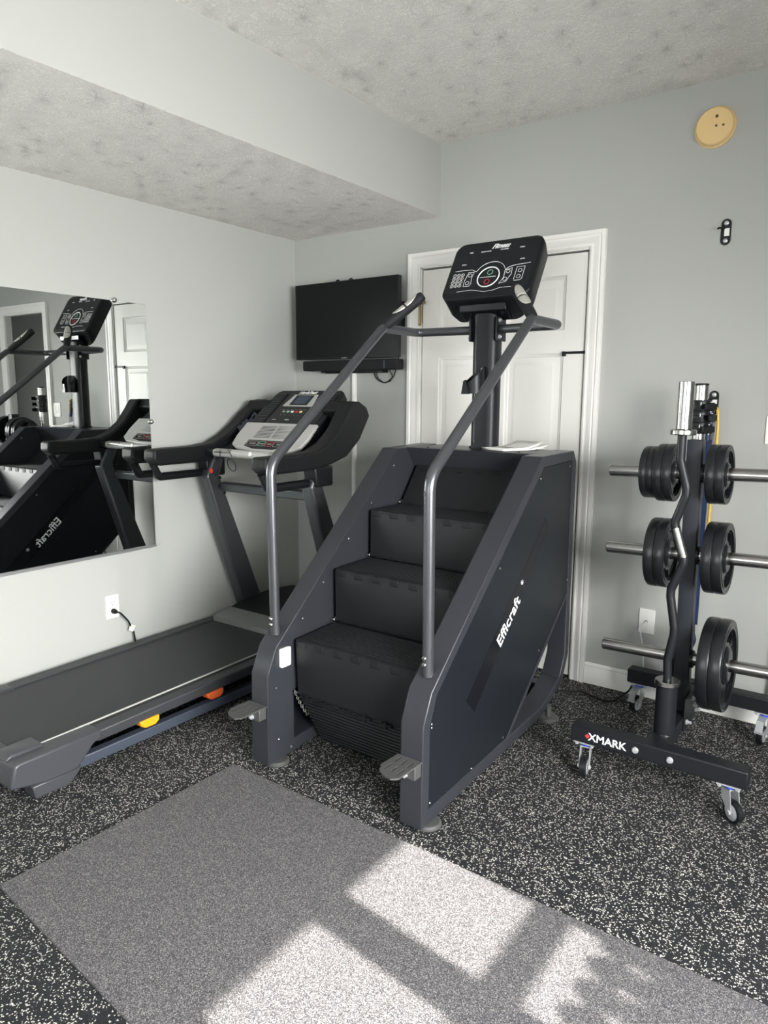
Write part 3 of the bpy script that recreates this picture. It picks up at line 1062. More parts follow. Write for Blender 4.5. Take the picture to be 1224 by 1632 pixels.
# ================================================================== TREADMILL
T = empty('treadmill', (.42, -1.2, 0), 'charcoal treadmill with black curved arms and silver console along the left wall', 'exercise machine')
XL, XR = .055, .765
def zt(y):
    return .150 + (y + 2.2) * .020
def slab(bm, x0, x1, pts):
    prism(bm, [(y, z + (y + 2.2) * .02) for y, z in pts], 'x', x0, x1)
for s, (x0, x1) in enumerate(((XL, XL + .075), (XR - .075, XR))):
    bm = nb(); slab(bm, x0 + (.004 if s == 0 else 0), x1 - (.004 if s else 0), [(-1.90, .108), (-1.90, .150), (-.55, .150), (-.55, .104)])
    sr = obj('side_rail', bm, M['rail'], T, .006)
    xi = x1 if s == 0 else x0
    bm = nb(); slab(bm, xi - .006, xi - .002, [(-2.08, .13), (-2.08, .157), (-.8, .157), (-.8, .13)])
    obj('rail_edge', bm, M['silver'] if s else M['deck'], sr)
    if s:
        bm = nb(); slab(bm, xi - .002, xi + .014, [(-2.08, .14), (-2.08, .1512), (-.8, .1512), (-.8, .14)])
        obj('rail_groove', bm, M['hinge'], sr)
# rear end: moulded end caps and roller cover
for s, (x0, x1) in enumerate(((XL, XL + .09), (XR - .09, XR))):
    bm = nb(); prism(bm, [(-2.225, .072), (-2.206, .150), (-2.19, .155), (-1.885, .1585), (-1.885, .121), (-1.915, .118), (-1.985, .045), (-2.10, .045)], 'x', x0, x1)
    ec = obj('end_cap', bm, M['deck'], T, .009, seg=3)
    bm = nb(); prism(bm, [(-2.14, .0), (-2.15, .05), (-1.965, .05), (-1.99, .02), (-2.02, .0)], 'x', x0 + .01, x1 - .004)
    obj('foot', bm, M['deck'], ec, .006)
bm = nb(); prism(bm, [(-2.225, .085), (-2.206, .150), (-2.19, .155), (-2.15, .155), (-2.15, .085)], 'x', XL + .085, XR - .085)
obj('rear_cover', bm, M['deck'], T, .006)
for x0, x1 in ((XL + .05, XL + .13), (XR - .135, XR - .055)):
    bm = nb(); prism(bm, [(-2.21, .150), (-2.19, .166), (-2.08, .168), (-2.075, .152)], 'x', x0, x1)
    obj('roller_guard', bm, M['deck'], T, .004)
bm = nb(); slab(bm, XL + .08, XR - .08, [(-2.18, .110), (-2.19, .13), (-2.17, .147), (-2.14, .150), (-.75, .150), (-.75, .12), (-2.1, .105)])
obj('running_belt', bm, M['belt'], T)
bm = nb()
for x0, x1 in ((XL + .012, XL + .045), (XR - .06, XR - .022)):
    box(bm, x0, x1, -1.97, -.45, .032, .072)
box(bm, XL + .03, XR - .03, -.50, -.44, .03, .075); box(bm, XL + .03, XR - .03, -1.95, -1.91, .034, .07)
obj('lower_frame', bm, M['bluebar'], T, .004)
for yy, mm in ((-1.68, 'orange'), (-1.35, 'rust')):
    bm = nb(); prism(bm, [(yy - .045, .124), (yy - .04, .104), (yy - .02, .092), (yy + .025, .092), (yy + .042, .106), (yy + .045, .126)], 'x', XR - .05, XR + .004)
    obj('cushion_adjuster', bm, M[mm], T, .004)
# motor cover
bm = nb(); prism(bm, [(-.80, .17), (-.805, .195), (-.79, .204), (-.60, .250), (-.40, .262), (-.20, .245), (-.12, .17), (-.12, .06), (-.6, .06), (-.62, .17)], 'x', .13, .775)
mc = obj('motor_cover', bm, M['black2'], T, .01, seg=3)
bm = nb(); prism(bm, [(-.800, .172), (-.806, .196), (-.70, .222), (-.70, .231), (-.812, .204), (-.812, .172)], 'x', .13, .79)
obj('cover_lip', bm, mat('silver grey lip', (120, 121, 120), .4, metal=.3), mc, .001)
# uprights
for x0, x1 in ((.078, .148), (.795, .865)):
    bm = nb(); prism(bm, [(-.600, .19), (-.838, .955), (-.775, 1.08), (-.70, 1.08), (-.752, .955), (-.458, .22), (-.43, .10), (-.55, .10)], 'x', x0, x1)
    upo = obj('upright', bm, M['uprt'], T, .014, seg=4)
bm = nb(); prism(bm, [(-.752, .874), (-.760, .918), (-.724, .924), (-.716, .880)], 'x', .148, .795)
cbr = obj('crossbar', bm, M['uprt'], T, .006)
bm = nb()
for yy, zz in ((-.755, .945), (-.76, .90), (-.725, .862)):
    cyl(bm, (.148, yy, zz), (1, 0, 0), .009, .004, 12, .002)
parts('bolt', bm, M['black'], cbr)
# arms with handles
for s, (x0, x1) in enumerate(((.050, .138), (.798, .886))):
    bm = nb()
    ctr = [(-1.150, 1.118, .8), (-1.118, 1.045, .8)]
    if s:
        low = [(-1.150, 1.062), (-1.118, 1.036), (-.84, 1.038), (-.71, 1.056), (-.60, 1.085), (-.50, 1.160), (-.420, 1.275)]
        topl = [(-.445, 1.318), (-.50, 1.345), (-.56, 1.345), (-.60, 1.285), (-.66, 1.210), (-.74, 1.150), (-.82, 1.122), (-.92, 1.115), (-1.145, 1.112)]
    else:
        low = [(-1.150, 1.062), (-1.118, 1.032), (-.80, 1.034), (-.64, 1.060), (-.50, 1.125), (-.40, 1.200), (-.335, 1.290)]
        topl = [(-.34, 1.335), (-.39, 1.353), (-.445, 1.338), (-.53, 1.280), (-.60, 1.222), (-.68, 1.168), (-.78, 1.126), (-.90, 1.115), (-1.145, 1.112)]
    prism(bm, low + topl, 'x', x0, x1)
    arm = obj('arm', bm, M['black2'], T, .012, seg=3)
    bm = nb()
    pts = fillet([(x0 + .035, -1.120, 1.04), (x0 + .035, -1.085, .973), (x0 + .035, -.705, .973), (x0 + .035, -.725, 1.05)], .015, 4)
    tube(bm, pts, .021, 14, sx=.85)
    obj('handle_loop', bm, M['black'], arm)
    bm = nb(); prism(bm, [(-.815, .955), (-.70, .955), (-.70, 1.05), (-.83, 1.05)], 'x', x0 + .006, x1 - .004)
    obj('upright_sleeve', bm, M['black'], arm, .010, seg=3)
    # shoulder reaching in to the console
    xs0, xs1 = (x0 + .03, .25) if s == 0 else (.68, x1 - .03)
    bm = nb(); prism(bm, [(y - .055 * s, z) for y, z in ((-.40, 1.25), (-.375, 1.325), (-.41, 1.345), (-.47, 1.347), (-.50, 1.30), (-.46, 1.25))], 'x', xs0, xs1)
    obj('shoulder', bm, M['black2'], arm, .008)
    # tray between arm and console
    bm = nb(); prism(bm, [(-.78, 1.055), (-.80, 1.082), (-.70, 1.112), (-.62, 1.155), (-.50, 1.225), (-.42, 1.285), (-.40, 1.22), (-.50, 1.10), (-.62, 1.055)], 'x', *((x1 - .01, .24) if s == 0 else (.69, x0 + .01)))
    obj('tray', bm, M['black'], T, .004)
# pulse bar
bm = nb(); tube(bm, [(.130, -.822, 1.082), (.806, -.822, 1.082)], .0175, 18)
pb = obj('pulse_bar', bm, M['black'], T)
bm = nb()
tube(bm, [(.203, -.823, 1.084), (.728, -.823, 1.084)], .0205, 20)
pbs = obj('bar_sleeve', bm, M['silver'], pb)
bm = nb()
for a, b in ((.215, .33), (.60, .715)):
    tube(bm, [(a, -.8255, 1.088), (b, -.8255, 1.088)], .0185, 16)
obj('pulse_sensor', bm, M['steel'], pbs)
bm = nb(); cyl(bm, (.475, -.842, 1.090), (0, -1, .3), .011, .004, 16, .001)
obj('key_socket', bm, M['white'], pbs)
# console
Pl, Pm, Pt = Vector((.465, -.738, 1.108)), Vector((.465, -.612, 1.222)), Vector((.465, -.385, 1.398))
u2 = (Pt - Pm).normalized(); u1 = (Pm - Pl).normalized()
MU = basis(Pm, (1, 0, 0), u2); ML = basis(Pl, (1, 0, 0), u1)
HU, HL = (Pt - Pm).length, (Pm - Pl).length
bm = nb()
loft(bm, [[MU @ Vector((x, y, z)) for x, y in [(-.250, -.02), (.250, -.02), (.240, HU - .04), (.228, HU - .008), (.205, HU + .004), (-.205, HU + .004), (-.228, HU - .008), (-.240, HU - .04)]] for z in (-.05, 0)])
up3 = obj('console_body', bm, M['black'], T, .006)
bm = nb(); loft(bm, [[ML @ Vector((x, y, z)) for x, y in [(-.24, 0.0), (.24, 0.0), (.24, HL + .01), (-.24, HL + .01)]] for z in (-.05, -.003)])
obj('console_base', bm, M['black'], up3, .004)
bm = nb()
for x0 in (-.222, .142):
    vs = [MU @ Vector(p) for p in ((x0, .01, .004), (x0 + .08, .01, .004), (x0 + .08 * .9 + (.0 if x0 > 0 else .008), HU - .03, .004), (x0 + .006, HU - .03, .004))]
    lo_ = [p - MU.to_3x3() @ Vector((0, 0, .006)) for p in vs]
    loft(bm, [lo_, vs])
ks = parts('key_column', bm, M['black2'], up3, .002)
bm = nb()
for x0 in (-.218, .150):
    for i in range(12):
        y = .022 + i * .0205
        a = [MU @ Vector((x, yy, .0056)) for x, yy in ((x0, y), (x0 + .066, y + .003), (x0 + .066, y + .0055), (x0, y + .0025))]
        bm.faces.new([bm.verts.new(p) for p in a])
obj('key_lines', bm, mat('dim grey print', (86, 88, 92), .5), up3)
def face(bm, MM, x0, x1, y0, y1, z=.0045, r=.004):
    bm.faces.new([bm.verts.new(MM @ Vector((x, y, z))) for x, y in rrect(x0, x1, y0, y1, r, 3)])
def pad(bm, MM, x0, x1, y0, y1, z0, z1, r=.004):
    loft(bm, [[MM @ Vector((x, y, z)) for x, y in rrect(x0, x1, y0, y1, r, 3)] for z in (z0, z1)])
bm = nb(); pad(bm, MU, -.128, .128, .008, HU - .008, -.002, .003, .01)
obj('centre_panel', bm, M['panel2'], up3)
bm = nb(); loft(bm, [[MU @ Vector((x, y, z)) for x, y in ((-.105, .150), (.105, .150), (.082, .248), (-.082, .248))] for z in (.002, .006)])
bz = obj('screen_bezel', bm, M['silver'], up3, .002)
bm = nb(); pad(bm, MU, -.062, .062, .158, .240, .004, .0068)
obj('screen', bm, M['panel2'], bz)
bm = nb(); face(bm, MU, -.044, .044, .168, .232, .0072)
obj('display', bm, M['lcd'], bz)
obj('brand_lettering', textbm('NordicTrack', .027, MU @ Matrix.Translation((0, .255, .0055)), .0005, .0008, .35, .85, 'CENTER'), M['ink'], up3)
for k, c_ in enumerate((('print_', 0), ('green', 0), ('ink', 0), ('red', 0), ('beige', 0))):
    bm = nb(); pad(bm, MU, -.072 + k * .030, -.054 + k * .030, .100, .113, .002, .0046, .003)
    obj('quick_key', bm, M[c_[0]], up3)
bm = nb()
for k in range(5):
    face(bm, MU, -.066 + k * .030, -.060 + k * .030, .077, .080, .0036, .001)
face(bm, MU, -.01, .02, .038, .046, .0036, .002); face(bm, MU, -.1, -.07, .038, .043, .0036, .001)
for k in range(6):
    face(bm, MU, -.088 + k * .03, -.068 + k * .03, .122, .124, .0036, .0008)
obj('panel_print', bm, M['print_'], up3)
# silver speaker and fan cover
bm = nb()
loft(bm, [[ML @ Vector((x, y, z)) for x, y in [(-.240, .014), (-.19, -.014), (-.07, -.026), (.07, -.026), (.19, -.014), (.240, .014), (.252, HL * .45), (.246, HL + .006), (-.246, HL + .006), (-.252, HL * .45)]] for z in (-.006, .012)])
sv = obj('silver_cover', bm, M['silver'], up3, .006, seg=3)
bm = nb()
for sx in (-1, 1):
    for i in range(9):
        y = .066 + i * .0098
        ln = .115 - i * .0015
        a = (.006, .006 + ln)
        for x0, x1 in ([a] if sx > 0 else [(-a[1], -a[0])]):
            vs = [ML @ Vector((x, yy, .0125)) for x, yy in ((x0, y), (x1, y + (.003 if sx > 0 else 0)), (x1, y + .0042), (x0, y + .0042))]
            bm.faces.new([bm.verts.new(p) for p in vs])
obj('vent_slots', bm, M['hinge'], sv)
bm = nb(); loft(bm, [[ML @ Vector((x, y, z)) for x, y in [(-.142, .005), (-.07, -.012), (.07, -.012), (.142, .005), (.136, .048), (-.136, .048)]] for z in (.010, .0135)])
ctrl = obj('button_strip', bm, M['panel2'], sv, .002)
for x0, x1, mm in ((-.130, -.055, 'print_'), (-.048, -.004, 'green'), (.003, .048, 'red'), (.056, .130, 'print_')):
    bm = nb()
    pts = [ML @ Vector((x, y + .004, .0138)) for x, y in rrect(x0, x1, .004, .034, .005, 3)]
    tube(bm, pts + [pts[0]], .0009, 6)
    obj('button_outline', bm, M[mm], ctrl)
bm = nb()
for s_, x, in (('INCLINE', -.092), ('START', -.026), ('STOP', .026), ('SPEED', .093)):
    t = textbm(s_, .012, ML @ Matrix.Translation((x, .019, .0138)), .0002, .0003, 0, 1, 'CENTER')
    me = bpy.data.meshes.new('t'); t.to_mesh(me); t.free(); bm.from_mesh(me); bpy.data.meshes.remove(me)
obj('button_captions', bm, M['print_'], ctrl)
# rear hull of the console
bm = nb(); prism(bm, [(-.60, 1.05), (-.58, 1.17), (-.36, 1.34), (-.345, 1.30), (-.40, 1.18), (-.52, 1.06)], 'x', .24, .69)
obj('console_back', bm, M['black'], T, .01)
# safety key tether
bm = nb()
tube(bm, fillet([(.262, -.846, 1.10), (.258, -.848, 1.02), (.235, -.846, .985), (.215, -.845, .965), (.19, -.845, .985), (.19, -.845, 1.0)], .02, 5), .002, 6)
ringtube(bm, (.345, -.847, 1.030), (0, 1, 0), .024, .002, 24, 6, sq=1.5)
tube(bm, [(.345, -.845, 1.07), (.335, -.845, 1.088), (.318, -.846, 1.104)], .0014, 6)
tc_ = obj('safety_tether', bm, M['black'], T)
bm = nb(); ringtube(bm, (.188, -.845, .99), (0, 1, 0), .010, .003, 16, 6); box(bm, .180, .196, -.850, -.842, .984, .998)
obj('safety_clip', bm, mat('red plastic', (214, 60, 48), .4), tc_)
# cloth on the treadmill's left tray
bm = nb()
bmesh.ops.create_icosphere(bm, subdivisions=4, radius=1)
for v in bm.verts:
    p = v.co.copy()
    f = 1 + .22 * math.sin(p.x * 5 + p.z * 3) * math.cos(p.y * 6) + .12 * math.sin(p.y * 11 + p.x * 7)
    v.co = Vector((p.x * .038 * f, p.y * .055 * f, max(-.010, p.z * .024 * f)))
xf(bm, Matrix.Translation((.185, -.585, 1.212)) @ Matrix.Rotation(R(30), 4, 'X'))
sp = obj('wrist_wrap', bm, M['cloth'], origin=(.19, -.62, 1.12), label='crumpled dark navy cloth wrap in the left tray of the treadmill', cat='cloth')
bm = nb(); tube(bm, fillet([(.175, -.585, 1.215), (.18, -.55, 1.25), (.19, -.53, 1.285), (.205, -.54, 1.25)], .02, 4), .006, 8)
obj('strap', bm, M['cloth'], sp)

# power cord of the treadmill, plugged into the left outlet
def outlet(name, c, ax, label, kind):
    """plate on a wall; ax 'x' = left wall, 'y' = back wall"""
    o = empty(name, c, label, 'outlet' if kind != 'switch' else 'light switch')
    x, y, z = c
    w, h = (.035, .057) if kind != 'switch' else (.0575, .057)
    bm = nb()
    if ax == 'x':
        prism(bm, rrect(y - w, y + w, z - h, z + h, .004, 3), 'x', 0.0, .006)
    else:
        prism(bm, rrect(x - w, x + w, z - h, z + h, .004, 3), 'y', -.006, 0.0)
    obj('cover_plate', bm, M['white'], o, .0015)
    return o


ol = outlet('wall_outlet', (0, -1.328, .354), 'x', 'white duplex outlet on the left wall above the treadmill belt', 'outlet')
for dz in (.021, -.021):
    bm = nb(); prism(bm, rrect(-1.345, -1.311, .354 + dz - .0135, .354 + dz + .0135, .008, 4), 'x', .006, .008)
    rc = obj('receptacle', bm, M['white'], ol)
    bm = nb(); box(bm, .008, .0084, -1.336, -1.334, .351 + dz, .359 + dz); box(bm, .008, .0084, -1.322, -1.320, .351 + dz, .359 + dz)
    cyl(bm, (.008, -1.328, .3445 + dz), (1, 0, 0), .0025, .0004, 10)
    parts('slot', bm, M['hole'], rc)
pc = empty('power_cord', (.02, -1.32, .33), 'black power cord with a white tag plugged into the left wall outlet', 'cord')
bm = nb(); lathe(bm, [(.013, 0), (.014, .004), (.012, .018), (.007, .030)], (.0088, -1.328, .333), (1, 0, 0), 14)
obj('plug', bm, M['black'], pc)
bm = nb(); tube(bm, fillet([(.034, -1.328, .333), (.048, -1.316, .328), (.040, -1.27, .275), (.030, -1.235, .210), (.026, -1.222, .13), (.026, -1.20, .03), (.03, -1.0, .012)], .05, 6), .0042, 10)
obj('lead', bm, M['black'], pc)
bm = nb(); xf_ = Matrix.Translation((.036, -1.248, .232)) @ Matrix.Rotation(R(-28), 4, 'X')
box(bm, -.006, .006, -.012, .012, -.016, .016); xf(bm, xf_)
obj('tag', bm, M['white'], pc, .002)
bm = nb(); box(bm, -.0065, .0065, -.010, .000, .002, .010); xf(bm, xf_)
obj('tag_label', bm, mat('pale yellow label', (226, 214, 140), .5), pc)

# ================================================================== BACK WALL THINGS
tv = empty('television', (.458, -.08, 1.79), 'black flat television mounted on the back wall in the corner', 'television')
bm = nb(); prism(bm, rrect(.094, .822, 1.578, 1.999, .004, 3), 'y', -.100, -.068)
obj('bezel', bm, M['black'], tv, .002)
bm = nb(); prism(bm, rrect(.099, .817, 1.588, 1.994, .002, 2), 'y', -.1006, -.0998)
obj('screen', bm, M['screen'], tv)
bm = nb(); box(bm, .22, .70, -.068, -.045, 1.62, 1.95)
obj('back_case', bm, M['black'], tv, .006)
bm = nb(); box(bm, .40, .56, -.045, -.001, 1.7, 1.9); box(bm, .770, .802, -.066, -.001, 1.735, 1.872); box(bm, .30, .772, -.045, -.03, 1.79, 1.82)
wm = obj('wall_mount', bm, M['black'], tv, .002)
bm = nb(); lathe(bm, [(.006, 0), (.004, .004)], (.786, -.067, 1.765), (0, -1, 0), 12)
obj('mount_screw', bm, M['steel'], wm)
bm = nb()
for xx in (.372, .467):
    ringtube(bm, (xx, -.05, 2.000), (0, 1, 0), .014, .004, 16, 8)
parts('mount_hook', bm, M['black'], tv)
bm = nb(); box(bm, .440, .476, -.1008, -.1, 1.580, 1.5845)
obj('badge', bm, M['print_'], tv)
bm = nb(); prism(bm, rrect(.150, .818, 1.514, 1.570, .008, 4), 'y', -.105, -.035)
sbr = obj('soundbar', bm, M['black2'], origin=(.484, -.07, 1.514), bevel=.004, label='long black soundbar mounted directly under the television', cat='soundbar')
bm = nb(); box(bm, .734, .742, -.1062, -.105, 1.520, 1.562)
obj('indicator_strip', bm, M['bluebar'], sbr)
bm = nb(); box(bm, .25, .28, -.06, -.02, 1.503, 1.514); box(bm, .66, .69, -.06, -.02, 1.503, 1.514); box(bm, .25, .69, -.022, 0, 1.500, 1.520)
obj('mounting_bracket', bm, M['black'], sbr, .001)
bm = nb()
tube(bm, fillet([(.784, -.024, 1.735), (.782, -.02, 1.66), (.768, -.016, 1.55), (.735, -.014, 1.475), (.68, -.013, 1.44), (.62, -.014, 1.465), (.60, -.016, 1.512)], .05, 6), .0028, 8)
tube(bm, fillet([(.712, -.02, 1.513), (.735, -.018, 1.48), (.715, -.016, 1.452), (.67, -.016, 1.446), (.632, -.016, 1.468), (.622, -.018, 1.5), (.625, -.02, 1.515)], .03, 6), .0024, 8)
obj('tv_cable', bm, M['black'], origin=(.70, -.015, 1.5), label='thin black cables looped below the soundbar beside the door', cat='cable')
bm = nb(); prism(bm, [(.440, 0), (.442, -.014), (.447, -.017), (.461, -.017), (.466, -.014), (.468, 0)], 'z', .105, 1.513)
obj('cord_cover', bm, M['trim'], origin=(.454, -.008, .105), label='narrow white vertical cord cover on the back wall below the television', cat='cord cover')

dk = empty('round_wall_cover', (2.303, 0, 2.444), 'round beige plastic disc high on the back wall', 'wall cover')
bm = nb(); lathe(bm, [(.078, 0), (.078, .006), (.073, .010), (.071, .024), (.067, .028), (0, .030)], (2.303, 0, 2.444), (0, -1, 0), 48)
obj('disc', bm, M['beige'], dk)
bm = nb()
for dx, dz, r_ in ((.008, .033, .006), (.008, -.002, .0045), (.034, -.004, .0045)):
    cyl(bm, (2.303 + dx, -.0270, 2.444 + dz), (0, -1, 0), r_, .0035, 12)
parts('screw_hole', bm, M['hole'], dk)

def anchor(z, x, label):
    o = empty('band_anchor', (x, 0, z), label, 'wall hook', None)
    bm = nb()
    pts = [(x + .019 * math.cos(R(a)), z + .032 + .019 * math.sin(R(a))) for a in range(0, 181, 18)] + [(x - .019 + 0 * a, z - .032) for a in (0,)] + [(x + .019 * math.cos(R(a)), z - .032 + .019 * math.sin(R(a))) for a in range(198, 343, 18)] + [(x + .019, z - .032)]
    prism(bm, pts, 'y', -.004, 0)
    tube(bm, fillet([(x - .006, -.003, z + .014), (x - .020, -.03, z + .014), (x - .026, -.034, z + .010)], .01, 4), .004, 8)
    obj('plate', bm, M['black'], o)
    for dz in (.034, -.034):
        bm = nb(); lathe(bm, [(.009, 0), (.009, .002), (.005, .005)], (x, -.004, z + dz), (0, -1, 0), 14)
        obj('screw', bm, M['zinc'], o)
    bm = nb(); box(bm, x - .006, x + .013, -.0048, -.004, z - .016, z + .014)
    obj('sticker', bm, M['white'], o)
    return o


anchor(2.036, 2.372, 'small black oval band anchor screwed to the wall below the beige disc')
anchor(1.352, 2.376, 'small black band anchor low on the wall behind the weight rack')
bm = nb(); tube(bm, fillet([(2.386, -.012, 1.335), (2.400, -.03, 1.325), (2.406, -.03, 1.25), (2.402, -.03, 1.05), (2.398, -.03, .83), (2.397, -.03, .70)], .02, 6), .0065, 10)
obj('resistance_band', bm, M['yellow'], origin=(2.38, -.02, 1.33), label='yellow tube band hanging from the anchor behind the rack', cat='resistance band')
bm = nb(); prism(bm, [(2.352, -.05), (2.389, -.05), (2.389, -.044), (2.352, -.044)], 'z', .40, 1.20)
tube(bm, [(2.37, -.047, 1.195), (2.373, -.03, 1.30), (2.374, -.016, 1.33)], .012, 10)
tube(bm, fillet([(2.37, -.047, .405), (2.372, -.047, .36), (2.38, -.047, .33), (2.372, -.047, .30)], .02, 4), .010, 10)
obj('resistance_band', bm, M['bluerubber'], origin=(2.37, -.047, 1.2), label='flat dark blue band hanging down the wall behind the rack upright', cat='resistance band')
bm = nb()
for k in range(3):
    ringtube(bm, (2.372, -.032, 1.302 - k * .026), (0, 1, 0) if k % 2 else (1, .3, 0), .012, .003, 14, 6)
obj('carabiner', bm, M['zinc'], origin=(2.372, -.032, 1.30), label='silver carabiner chain hanging from the lower wall anchor', cat='carabiner')

orr = outlet('cable_outlet', (2.164, 0, .361), 'y', 'white wall plate with a white cable on the back wall behind the rack', 'outlet')
bm = nb(); lathe(bm, [(.006, 0), (.006, .004), (.003, .006)], (2.164, -.006, .361), (0, -1, 0), 12)
obj('jack', bm, M['steel'], orr)
bm = nb(); tube(bm, fillet([(2.164, -.012, .361), (2.160, -.035, .350), (2.150, -.045, .31), (2.168, -.045, .24), (2.172, -.04, .15), (2.165, -.03, .02), (2.17, -.03, .006)], .03, 6), .0032, 8)
obj('coax_cable', bm, M['lead'], origin=(2.164, -.02, .361), label='thin white cable running from the back wall plate to the floor', cat='cable')
sw = outlet('light_switch', (2.6375, 0, 1.246), 'y', 'white double light switch plate on the back wall right of the rack', 'switch')
for dx in (-.023, .023):
    bm = nb(); prism(bm, rrect(2.6375 + dx - .0165, 2.6375 + dx + .0165, 1.246 - .033, 1.246 + .033, .002, 2), 'y', -.009, -.006)
    obj('rocker', bm, M['white'], sw, .001)
bm = nb(); tube(bm, fillet([(1.80, -.30, .006), (1.84, -.19, .006), (1.917, -.135, .006), (2.0, -.165, .006), (2.055, -.185, .006), (2.085, -.14, .006), (2.12, -.05, .03), (2.125, -.02, .06)], .05, 6), .0045, 10)
obj('floor_cable', bm, M['black'], origin=(1.95, -.15, 0), label='black cable lying on the floor between stair climber and rack', cat='cable')
bm = nb(); tube(bm, fillet([(1.62, -.34, .30), (1.60, -.30, .22), (1.68, -.25, .12), (1.80, -.28, .03), (1.86, -.34, .008)], .06, 6), .004, 8)
obj('climber_cord', bm, M['black'], C)

# ================================================================== WEIGHT RACK
K = empty('plate_rack', (2.45, -.5, 0), 'black rolling weight plate rack with chrome pegs and four casters', 'rack')
bm = nb(); box(bm, 2.155, 2.745, -.870, -.808, .130, .191)
fb = obj('front_beam', bm, M['rack'], K, .005)
bm = nb(); box(bm, 2.148, 2.745, -.200, -.138, .130, .191)
obj('rear_beam', bm, M['rack'], K, .005)
bm = nb(); box(bm, 2.410, 2.472, -.808, -.200, .130, .188)
obj('centre_beam', bm, M['rack'], K, .003)
bm = nb()
for xx in (2.389, 2.505):
    lathe(bm, [(.012, 0), (.012, .002), (.009, .006), (.003, .007)], (xx, -.870, .160), (0, -1, 0), 18)
parts('bolt', bm, M['zinc'], K)
# logo: words with the red diamond
mt = basis((2.222, -.8705, .1475), (1, 0, 0), (0, 0, 1))
obj('brand_lettering', textbm('XMARK', .040, mt, .0005, .0006, 0, .99), M['ink'], fb)
bm = nb(); prism(bm, [(2.209, .161), (2.218, .170), (2.227, .161), (2.218, .152)], 'y', -.8712, -.8700)
obj('brand_diamond', bm, M['red'], fb)
# upright (leans slightly), with plate brackets
MT = Matrix.Translation((2.441, 0, .15)) @ Matrix.Rotation(R(-.8), 4, 'Y')
bm = nb(); prism(bm, rrect(-.0265, .0265, -.504, -.448, .003, 2), 'z', .038, 1.072); xf(bm, MT)
upo = obj('upright', bm, M['rackside'], K)
bm = nb(); box(bm, 2.472, 2.478, -.565, -.385, .132, .262); box(bm, 2.404, 2.410, -.565, -.385, .132, .262)
obj('bracket_plate', bm, M['rack'], K, .002)
bm = nb()
for yy, zz in ((-.54, .165), (-.40, .165), (-.47, .235), (-.44, .200)):
    cyl(bm, (2.478, yy, zz), (1, 0, 0), .010, .007, 6); cyl(bm, (2.485, yy, zz), (1, 0, 0), .0055, .012, 12, .001)
cyl(bm, (2.404, -.53, .200), (-1, 0, 0), .010, .007, 6)
parts('bracket_bolt', bm, M['zinc'], K)
PA = Vector((math.cos(R(1.5)), 0, math.sin(R(1.5))))      # direction of the pegs
pegz = {1: 1.099, 2: .793, 3: .391}
def pegc(z):
    return Vector((2.441 - (z - .15) * .014, -.476, z))
for k, z in pegz.items():
    c = pegc(z)
    for s in (-1, 1):
        bm = nb(); cyl(bm, c + PA * s * .026, PA * s, .0238, .285, 28, .002)
        pg = obj('peg', bm, M['chrome'], K)
        bm = nb(); cyl(bm, c + PA * s * .026, PA * s, .034, .010, 24, .001)
        obj('peg_flange', bm, M['black'], pg)
# holder tubes for bars
def holder(x, y):
    bm = nb(); lathe(bm, [(.036, 0), (.036, .175), (.031, .175), (.031, .01), (.001, .01), (.001, 0)], (x, y, .192), (0, 0, 1), 28, closed=True)
    o = obj('bar_holder', bm, M['rack'], K)
    bm = nb(); lathe(bm, [(.024, 0), (.034, 0), (.034, .006), (.024, .006)], (x, y, .1885), (0, 0, 1), 24, closed=True)
    obj('base_ring', bm, M['chrome'], o)
holder(2.446, -.730)
bm = nb(); box(bm, 2.34, 2.41, -.305, -.235, .182, .188)
obj('holder_plate', bm, M['rack'], K)
holder(2.385, -.270)

def caster(x, y, rot, brake):
    m = Matrix.Translation((x, y, 0)) @ Matrix.Rotation(R(rot), 4, 'Z')
    bm = nb(); box(bm, x - .037, x + .037, y - .030, y + .030, .125, .1295)
    for dx in (-.028, .028):
        cyl(bm, (x + dx, y - .031 + .008, .117), (0, 0, 1), .0065, .008, 6)
    c_ = obj('caster', bm, M['zinc'], K)
    bm = nb(); lathe(bm, [(.019, 0), (.021, .004), (.019, .011)], (x, y, .113), (0, 0, 1), 24)
    obj('swivel_ring', bm, M['blue'], c_)
    bm = nb()
    for yy in (-.0185, .016):
        prism(bm, [(-.022, .113), (.020, .113), (.034, .040), (.030, .030), (.018, .030), (-.010, .075)], 'y', yy, yy + .0025)
    box(bm, -.022, .020, -.0185, .0185, .109, .113)
    for q in (-1, 1):
        cyl(bm, (.024, q * .0185, .038), (0, q, 0), .008, .005, 6)
    if brake:
        prism(bm, [(.020, .108), (.050, .098), (.062, .062), (.066, .062), (.054, .104), (.022, .113)], 'y', -.014, .014)
        box(bm, .058, .068, -.016, .016, .055, .064)
    xf(bm, m); obj('fork', bm, M['zinc'], c_)
    bm = nb(); lathe(bm, [(.0375, 0), (.0375, .018), (.034, .022), (.028, .022), (.028, .020), (.006, .020), (.006, 0), (.028, 0), (.028, -.002), (.034, -.002)], (.024, -.010, .0375), (0, 1, 0), 32, closed=True)
    xf(bm, m); obj('wheel', bm, M['black'], c_)
    bm = nb(); lathe(bm, [(.028, 0), (.028, .0225), (.022, .0235), (.007, .0235), (.007, -.0035), (.022, -.0035)], (.024, -.010, .0375), (0, 1, 0), 28, closed=True)
    xf(bm, m); obj('wheel_hub', bm, M['zinc'], c_)


caster(2.205, -.838, -80, 0)
caster(2.690, -.838, -38, 0)
caster(2.198, -.168, -105, 1)
caster(2.695, -.168, -100, 1)

